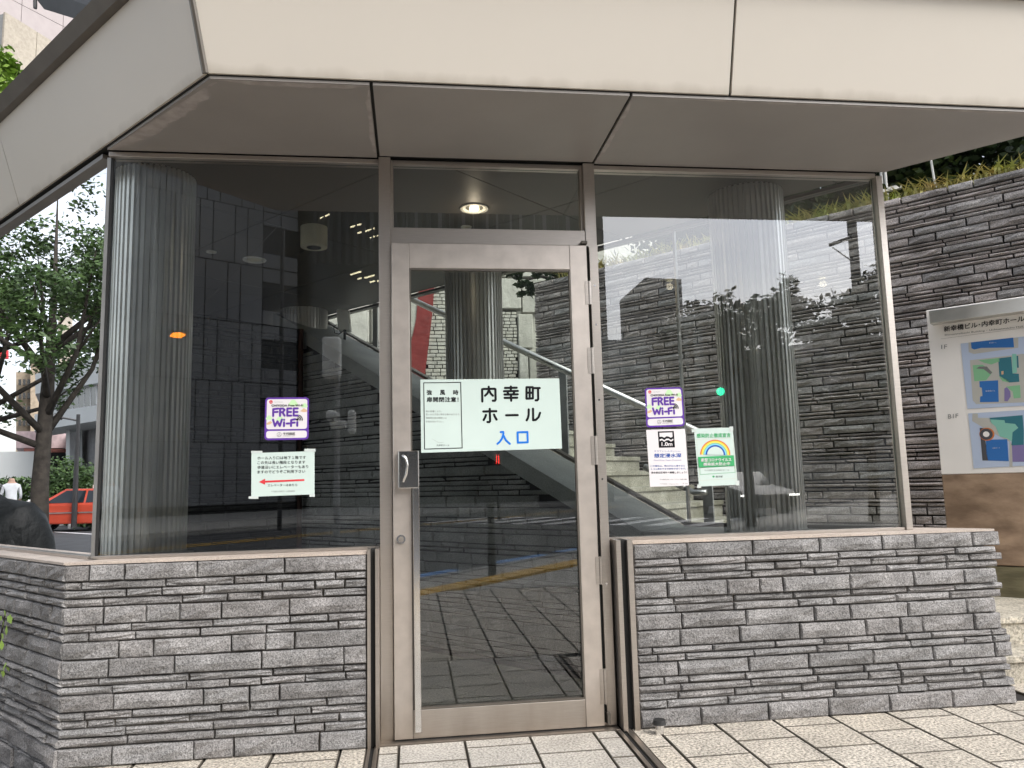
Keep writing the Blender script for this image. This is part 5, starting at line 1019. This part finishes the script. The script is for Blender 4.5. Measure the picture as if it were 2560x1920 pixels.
for i in range(n_+1):
    for j in range(18): th_, ph = _m.pi*i/n_*.5, 2*_m.pi*j/18; vs.append(c_+np.array([_m.sin(th_)*_m.cos(ph)*.82, _m.sin(th_)*_m.sin(ph)*.82, _m.cos(th_)*.72-.3]))
for i in range(n_):
    for j in range(18): fs.append((i*18+j, i*18+(j+1) % 18, (i+1)*18+(j+1) % 18, (i+1)*18+j))
addv(b, vs, fs); tag(build(b, 'round_bush', M['leaf']), 'round clipped bush across the street behind the taxi', 'bush')
b = MB(); q0, q1 = LF(0, 1228, 37), LF(300, 1228, 36); dq = (q1-q0); dq[2] = 0; Lq = np.linalg.norm(dq); dq /= Lq; nq = np.array([-dq[1], dq[0], 0]); obox(b, (q0[0], q0[1], 0), dq, nq, 0, Lq, -.15, .15, -.3, 1.0); tag(build(b, 'garden_wall', M['greyc']), 'low grey concrete garden wall across the street, behind the taxi', 'wall')
t = E('guard_rail', 'white pedestrian guard rail across the street, mirrored left of the taxi', 'guard rail', tuple(LF(150, 1240, 33)))
for (ua, ub) in ((128, 176), (70, 118)):
    A_, B_ = LF(ua, 1252, 33), LF(ub, 1254, 33)
    for nm_, pp_ in (('rail', [A_, B_]), ('rail', [A_-ZU*.25, B_-ZU*.25]), ('post', [A_, A_*np.array([1, 1, 0])-ZU*.2]), ('post', [B_, B_*np.array([1, 1, 0])-ZU*.2])): b = MB(); tube(b, pp_, .045, 8); build(b, nm_, M['whitew'], t)
lpp = LF(190, 1200, 30); t = E('street_lamp', 'dark street lamp with a flat arm, mirrored above the taxi', 'street lamp', tuple(lpp*np.array([1, 1, 0])))
b = MB(); tube(b, [lpp*np.array([1, 1, 0]), LF(196, 1036, 30)], [.09, .06], 8); build(b, 'pole', M['fin'], t); b = MB(); tube(b, [LF(197, 1052, 30), LF(155, 1044, 30)], .035, 6); build(b, 'arm', M['fin'], t); b = MB(); tube(b, [LF(157, 1045, 30), LF(134, 1040, 30)], [.07, .11], 8); build(b, 'lamp_head', M['fin'], t)
# taxi
def taxi(pos, ang):
    t = E('taxi', 'orange red taxi sedan with white roof lamp, mirrored in the left side window', 'taxi', (0, 0, 0)); c, s = math.cos(ang), math.sin(ang)
    def B3(name, prof, w0, w1, mt, par=None, bev=0):
        b = MB(); n = len(prof); addv(b, [(x, -w0(z), z) for x, z in prof]+[(x, w0(z), z) for x, z in prof], [tuple(range(n-1, -1, -1)), tuple(range(n, 2*n))]+[(i, (i+1) % n, n+(i+1) % n, n+i) for i in range(n)]); o = build(b, name, mt, par or t)
        if bev: bevel(o, bev, 2)
        return o
    B3('body', [(-2.3, .25), (-2.33, .55), (-2.25, .86), (-1.5, .93), (.95, .95), (2.15, .80), (2.3, .62), (2.3, .28)], lambda z: .84 if z > .4 else .80, 0, M['taxi'], bev=.05)
    B3('cabin', [(-1.72, .92), (-1.28, 1.42), (.15, 1.44), (.98, .93)], lambda z: .80-.20*(z-.92)/.5, 0, M['taxi'], bev=.03)
    for y_ in (-1, 1):
        for prof in ([(-1.45, .97), (-1.13, 1.36), (-.62, 1.37), (-.62, .97)], [(-.55, .97), (-.55, 1.37), (.10, 1.38), (.72, .97)]):
            b = MB(); addv(b, [(x, y_*(.815-.20*(z-.92)/.5), z) for x, z in prof], [tuple(range(len(prof)))]); build(b, 'side_window', M['carglass'], t)
        b = MB(); box(b, -2.2, 2.2, y_*.856-.004, y_*.856+.004, .62, .66); build(b, 'side_stripe', M['silver'], t)
        for x in (-1.4, 1.35):
            b = MB(); cylY(b, (x, y_*.76-.09, .31), .31, .18, 24); wq = build(b, 'wheel', M['tyre'], t); b = MB(); cylY(b, (x, y_*.76-.10, .31), .17, .20, 20); build(b, 'rim', M['silver'], wq)
        b = MB(); box(b, -2.345, -2.30, y_*.72-.11, y_*.72+.11, .62, .78); build(b, 'tail_light', M['redl'], t)
        b = MB(); box(b, 2.27, 2.32, y_*.6-.14, y_*.6+.14, .58, .72); build(b, 'headlight', M['whitepl'], t)
        b = MB(); box(b, .62, .78, y_*.93-.07, y_*.93+.07, .98, 1.08); build(b, 'mirror', M['rubber'], t)
    b = MB(); addv(b, [(-1.69, -.7, .97), (-1.69, .7, .97), (-1.33, .6, 1.38), (-1.33, -.6, 1.38)], [(0, 1, 2, 3)]); build(b, 'rear_window', M['carglass'], t); b = MB(); addv(b, [(.94, -.7, .97), (.94, .7, .97), (.22, .6, 1.40), (.22, -.6, 1.40)], [(3, 2, 1, 0)]); build(b, 'windscreen', M['carglass'], t)
    b = MB(); box(b, -.75, -.55, -.2, .2, 1.44, 1.56); build(b, 'roof_lamp', M['whitepl'], t); b = MB(); box(b, -2.38, -2.28, -.8, .8, .3, .48); build(b, 'bumper', M['rubber'], t)
    t.location = pos; t.rotation_euler = (0, 0, ang); return t
tp_ = LF(196, 1280, 31.0); taxi((tp_[0], tp_[1], -.16), math.atan2(DD[1], DD[0])-.75)
# covered motorcycle
mc = LF(-16, 1300, 8.6); t = E('covered_motorcycle', 'motorcycle under a black vinyl cover on a white frame, mirrored at the left edge', 'motorcycle', (mc[0], mc[1], 0))
ex = DD; ey = NN; secs = [(-.86, .04, .45, .65), (-.85, .24, .16, .92), (-.80, .32, .10, 1.03), (-.76, .36, .08, 1.08), (-.45, .38, .08, 1.12), (-.1, .36, .10, 1.10), (.25, .38, .12, 1.20), (.52, .38, .12, 1.22), (.70, .34, .14, 1.18), (.78, .30, .18, 1.09), (.83, .20, .25, .98), (.84, .03, .5, .7)]
b = MB(); nk = 14; vs = []
for x, w_, z0, z1 in secs:
    for k in range(nk):
        a_ = 2*math.pi*k/nk; rr_ = 1+R.uniform(-.07, .07); vs.append(np.array([mc[0], mc[1], 0])+ex*(x+R.uniform(-.03, .03))+ey*(w_*math.cos(a_)*rr_*(1.1 if math.sin(a_) < 0 else .8))+ZU*((z0+z1)/2+(z1-z0)/2*math.sin(a_)*rr_))
fs = [(i*nk+k, i*nk+(k+1) % nk, (i+1)*nk+(k+1) % nk, (i+1)*nk+k) for i in range(len(secs)-1) for k in range(nk)]+[tuple(range(nk)), tuple((len(secs)-1)*nk+k for k in range(nk-1, -1, -1))]
addv(b, vs, fs); build(b, 'cover', M['cover'], t, smooth=True)
for x in (-.72, .78):
    b = MB(); P0 = np.array([mc[0], mc[1], .28])+ex*x; pts = [P0+.25*(math.cos(a_)*ex+math.sin(a_)*ZU) for a_ in [2*math.pi*k/20 for k in range(21)]]; tube(b, pts, .05, 8, False); build(b, 'wheel', M['tyre'], t)
b = MB(); P0 = np.array([mc[0], mc[1], 0])
for pts in ([(-.6, .45, .05), (.0, .42, .30), (.5, .45, .08)], [(.1, .42, .30), (.9, .5, .28)], [(0, .42, .3), (-.1, .52, .0)]): tube(b, [P0+ex*x-ey*y_+ZU*z for x, y_, z in pts], .022, 8)
build(b, 'support_frame', M['whitew'], t)
# two far pedestrians
def person(pos, ang, label, h=1.68):
    t = E('person', label, 'person', tuple(pos)); k = h/1.7; me = bpy.data.meshes.new('body')
    V = [(0, 0, .95), (0, 0, 1.2), (0, .01, 1.40), (0, .01, 1.50), (0, .02, 1.62), (-.17, 0, 1.40), (-.22, .02, 1.15), (-.19, .14, .98), (-.17, .19, .93), (.17, 0, 1.40), (.22, .02, 1.15), (.17, .16, 1.02), (.14, .22, 1.0), (-.09, 0, .88), (-.10, .05, .48), (-.10, 0, .08), (-.10, .14, .03), (.09, 0, .88), (.10, -.03, .48), (.10, -.12, .08), (.10, .02, .03)]
    Ed = [(0, 1), (1, 2), (2, 3), (3, 4), (2, 5), (5, 6), (6, 7), (7, 8), (2, 9), (9, 10), (10, 11), (11, 12), (0, 13), (13, 14), (14, 15), (15, 16), (0, 17), (17, 18), (18, 19), (19, 20)]
    Rd = [.145, .135, .14, .055, .095, .065, .048, .035, .035, .065, .048, .035, .035, .09, .06, .042, .035, .09, .06, .042, .035]
    me.from_pydata([(x*k, y_*k, z*k) for x, y_, z in V], Ed, []); o = bpy.data.objects.new('tmp', me); COL.objects.link(o); md = o.modifiers.new('s', 'SKIN'); sv = me.skin_vertices[0].data
    for i, r in enumerate(Rd): sv[i].radius = (r*k, r*k*.8)
    sv[0].use_root = True; sb = o.modifiers.new('u', 'SUBSURF'); sb.levels = 2
    m2 = bpy.data.meshes.new_from_object(o.evaluated_get(bpy.context.evaluated_depsgraph_get())); bpy.data.objects.remove(o)
    m2.transform(Matrix.Rotation(ang, 4, 'Z')); m2['rel'] = 1; bo = link('body', m2, [M['skin'], M['shirt'], M['trouser'], M['hair']], t)
    for p in m2.polygons: z = p.center.z/k; r_ = math.hypot(p.center.x, p.center.y); p.material_index = 2 if z < .96 and r_ < .16*k+.02 else (1 if z < 1.47 and not (z < 1.06 and r_ > .17) else (3 if z > 1.60 or (z > 1.53 and p.normal.y*math.cos(ang)-p.normal.x*math.sin(ang) > .3) else 0)); p.use_smooth = True
    return t
p = LF(28, 1232, 24); person((p[0], p[1], -.02), 1.0, 'distant pedestrian in a white shirt with dark straps, mirrored at the left edge')
p = RF(278, 1232, 22); person((p[0], p[1], -.16), .3, 'distant pedestrian in a white shirt, mirrored faintly on the bright column')
# parked dark car mirrored low in the wide window
p = RF(1850, 1240, 27); t = E('parked_car', 'dark car with bright slim headlights, mirrored low beside the dark column', 'car', (p[0], p[1], -.16)); t.rotation_euler = (0, 0, 0)
def cb(name, prof, w, mt, bev=.05):
    b = MB(); n = len(prof); addv(b, [(p[0]-w*(1-.22*max(0, z-.9)), p[1]+x, z-.16) for x, z in prof]+[(p[0]+w*(1-.22*max(0, z-.9)), p[1]+x, z-.16) for x, z in prof], [tuple(range(n-1, -1, -1)), tuple(range(n, 2*n))]+[(i, (i+1) % n, n+(i+1) % n, n+i) for i in range(n)]); o = build(b, name, mt, t); bevel(o, bev, 2)
cb('body', [(2.2, .3), (2.2, .7), (1.9, .85), (.8, .98), (-1.8, 1.0), (-2.2, .8), (-2.2, .3)], .88, M['blackpaint']); cb('cabin', [(.9, .95), (.1, 1.42), (-1.3, 1.42), (-1.9, .98)], .8, M['carglass'], .04)
for x in (-.78, .78):
    b = MB(); box(b, p[0]+x-.16, p[0]+x+.16, p[1]+2.16, p[1]+2.23, .50, .56); build(b, 'headlight', mat('headlight_lit', (1, 1, .9), emit=(1, 1, .9), es=5), t)
    for yy in (-1.35, 1.35): b = MB(); tube(b, [(p[0]+x*1.02-.1, p[1]+yy, .15), (p[0]+x*1.02+.1, p[1]+yy, .15)], .31, 16); build(b, 'wheel', M['tyre'], t)
print('objects', len(bpy.data.objects), 'tris', sum(len(o.data.polygons) for o in bpy.data.objects if o.type == 'MESH')*2)
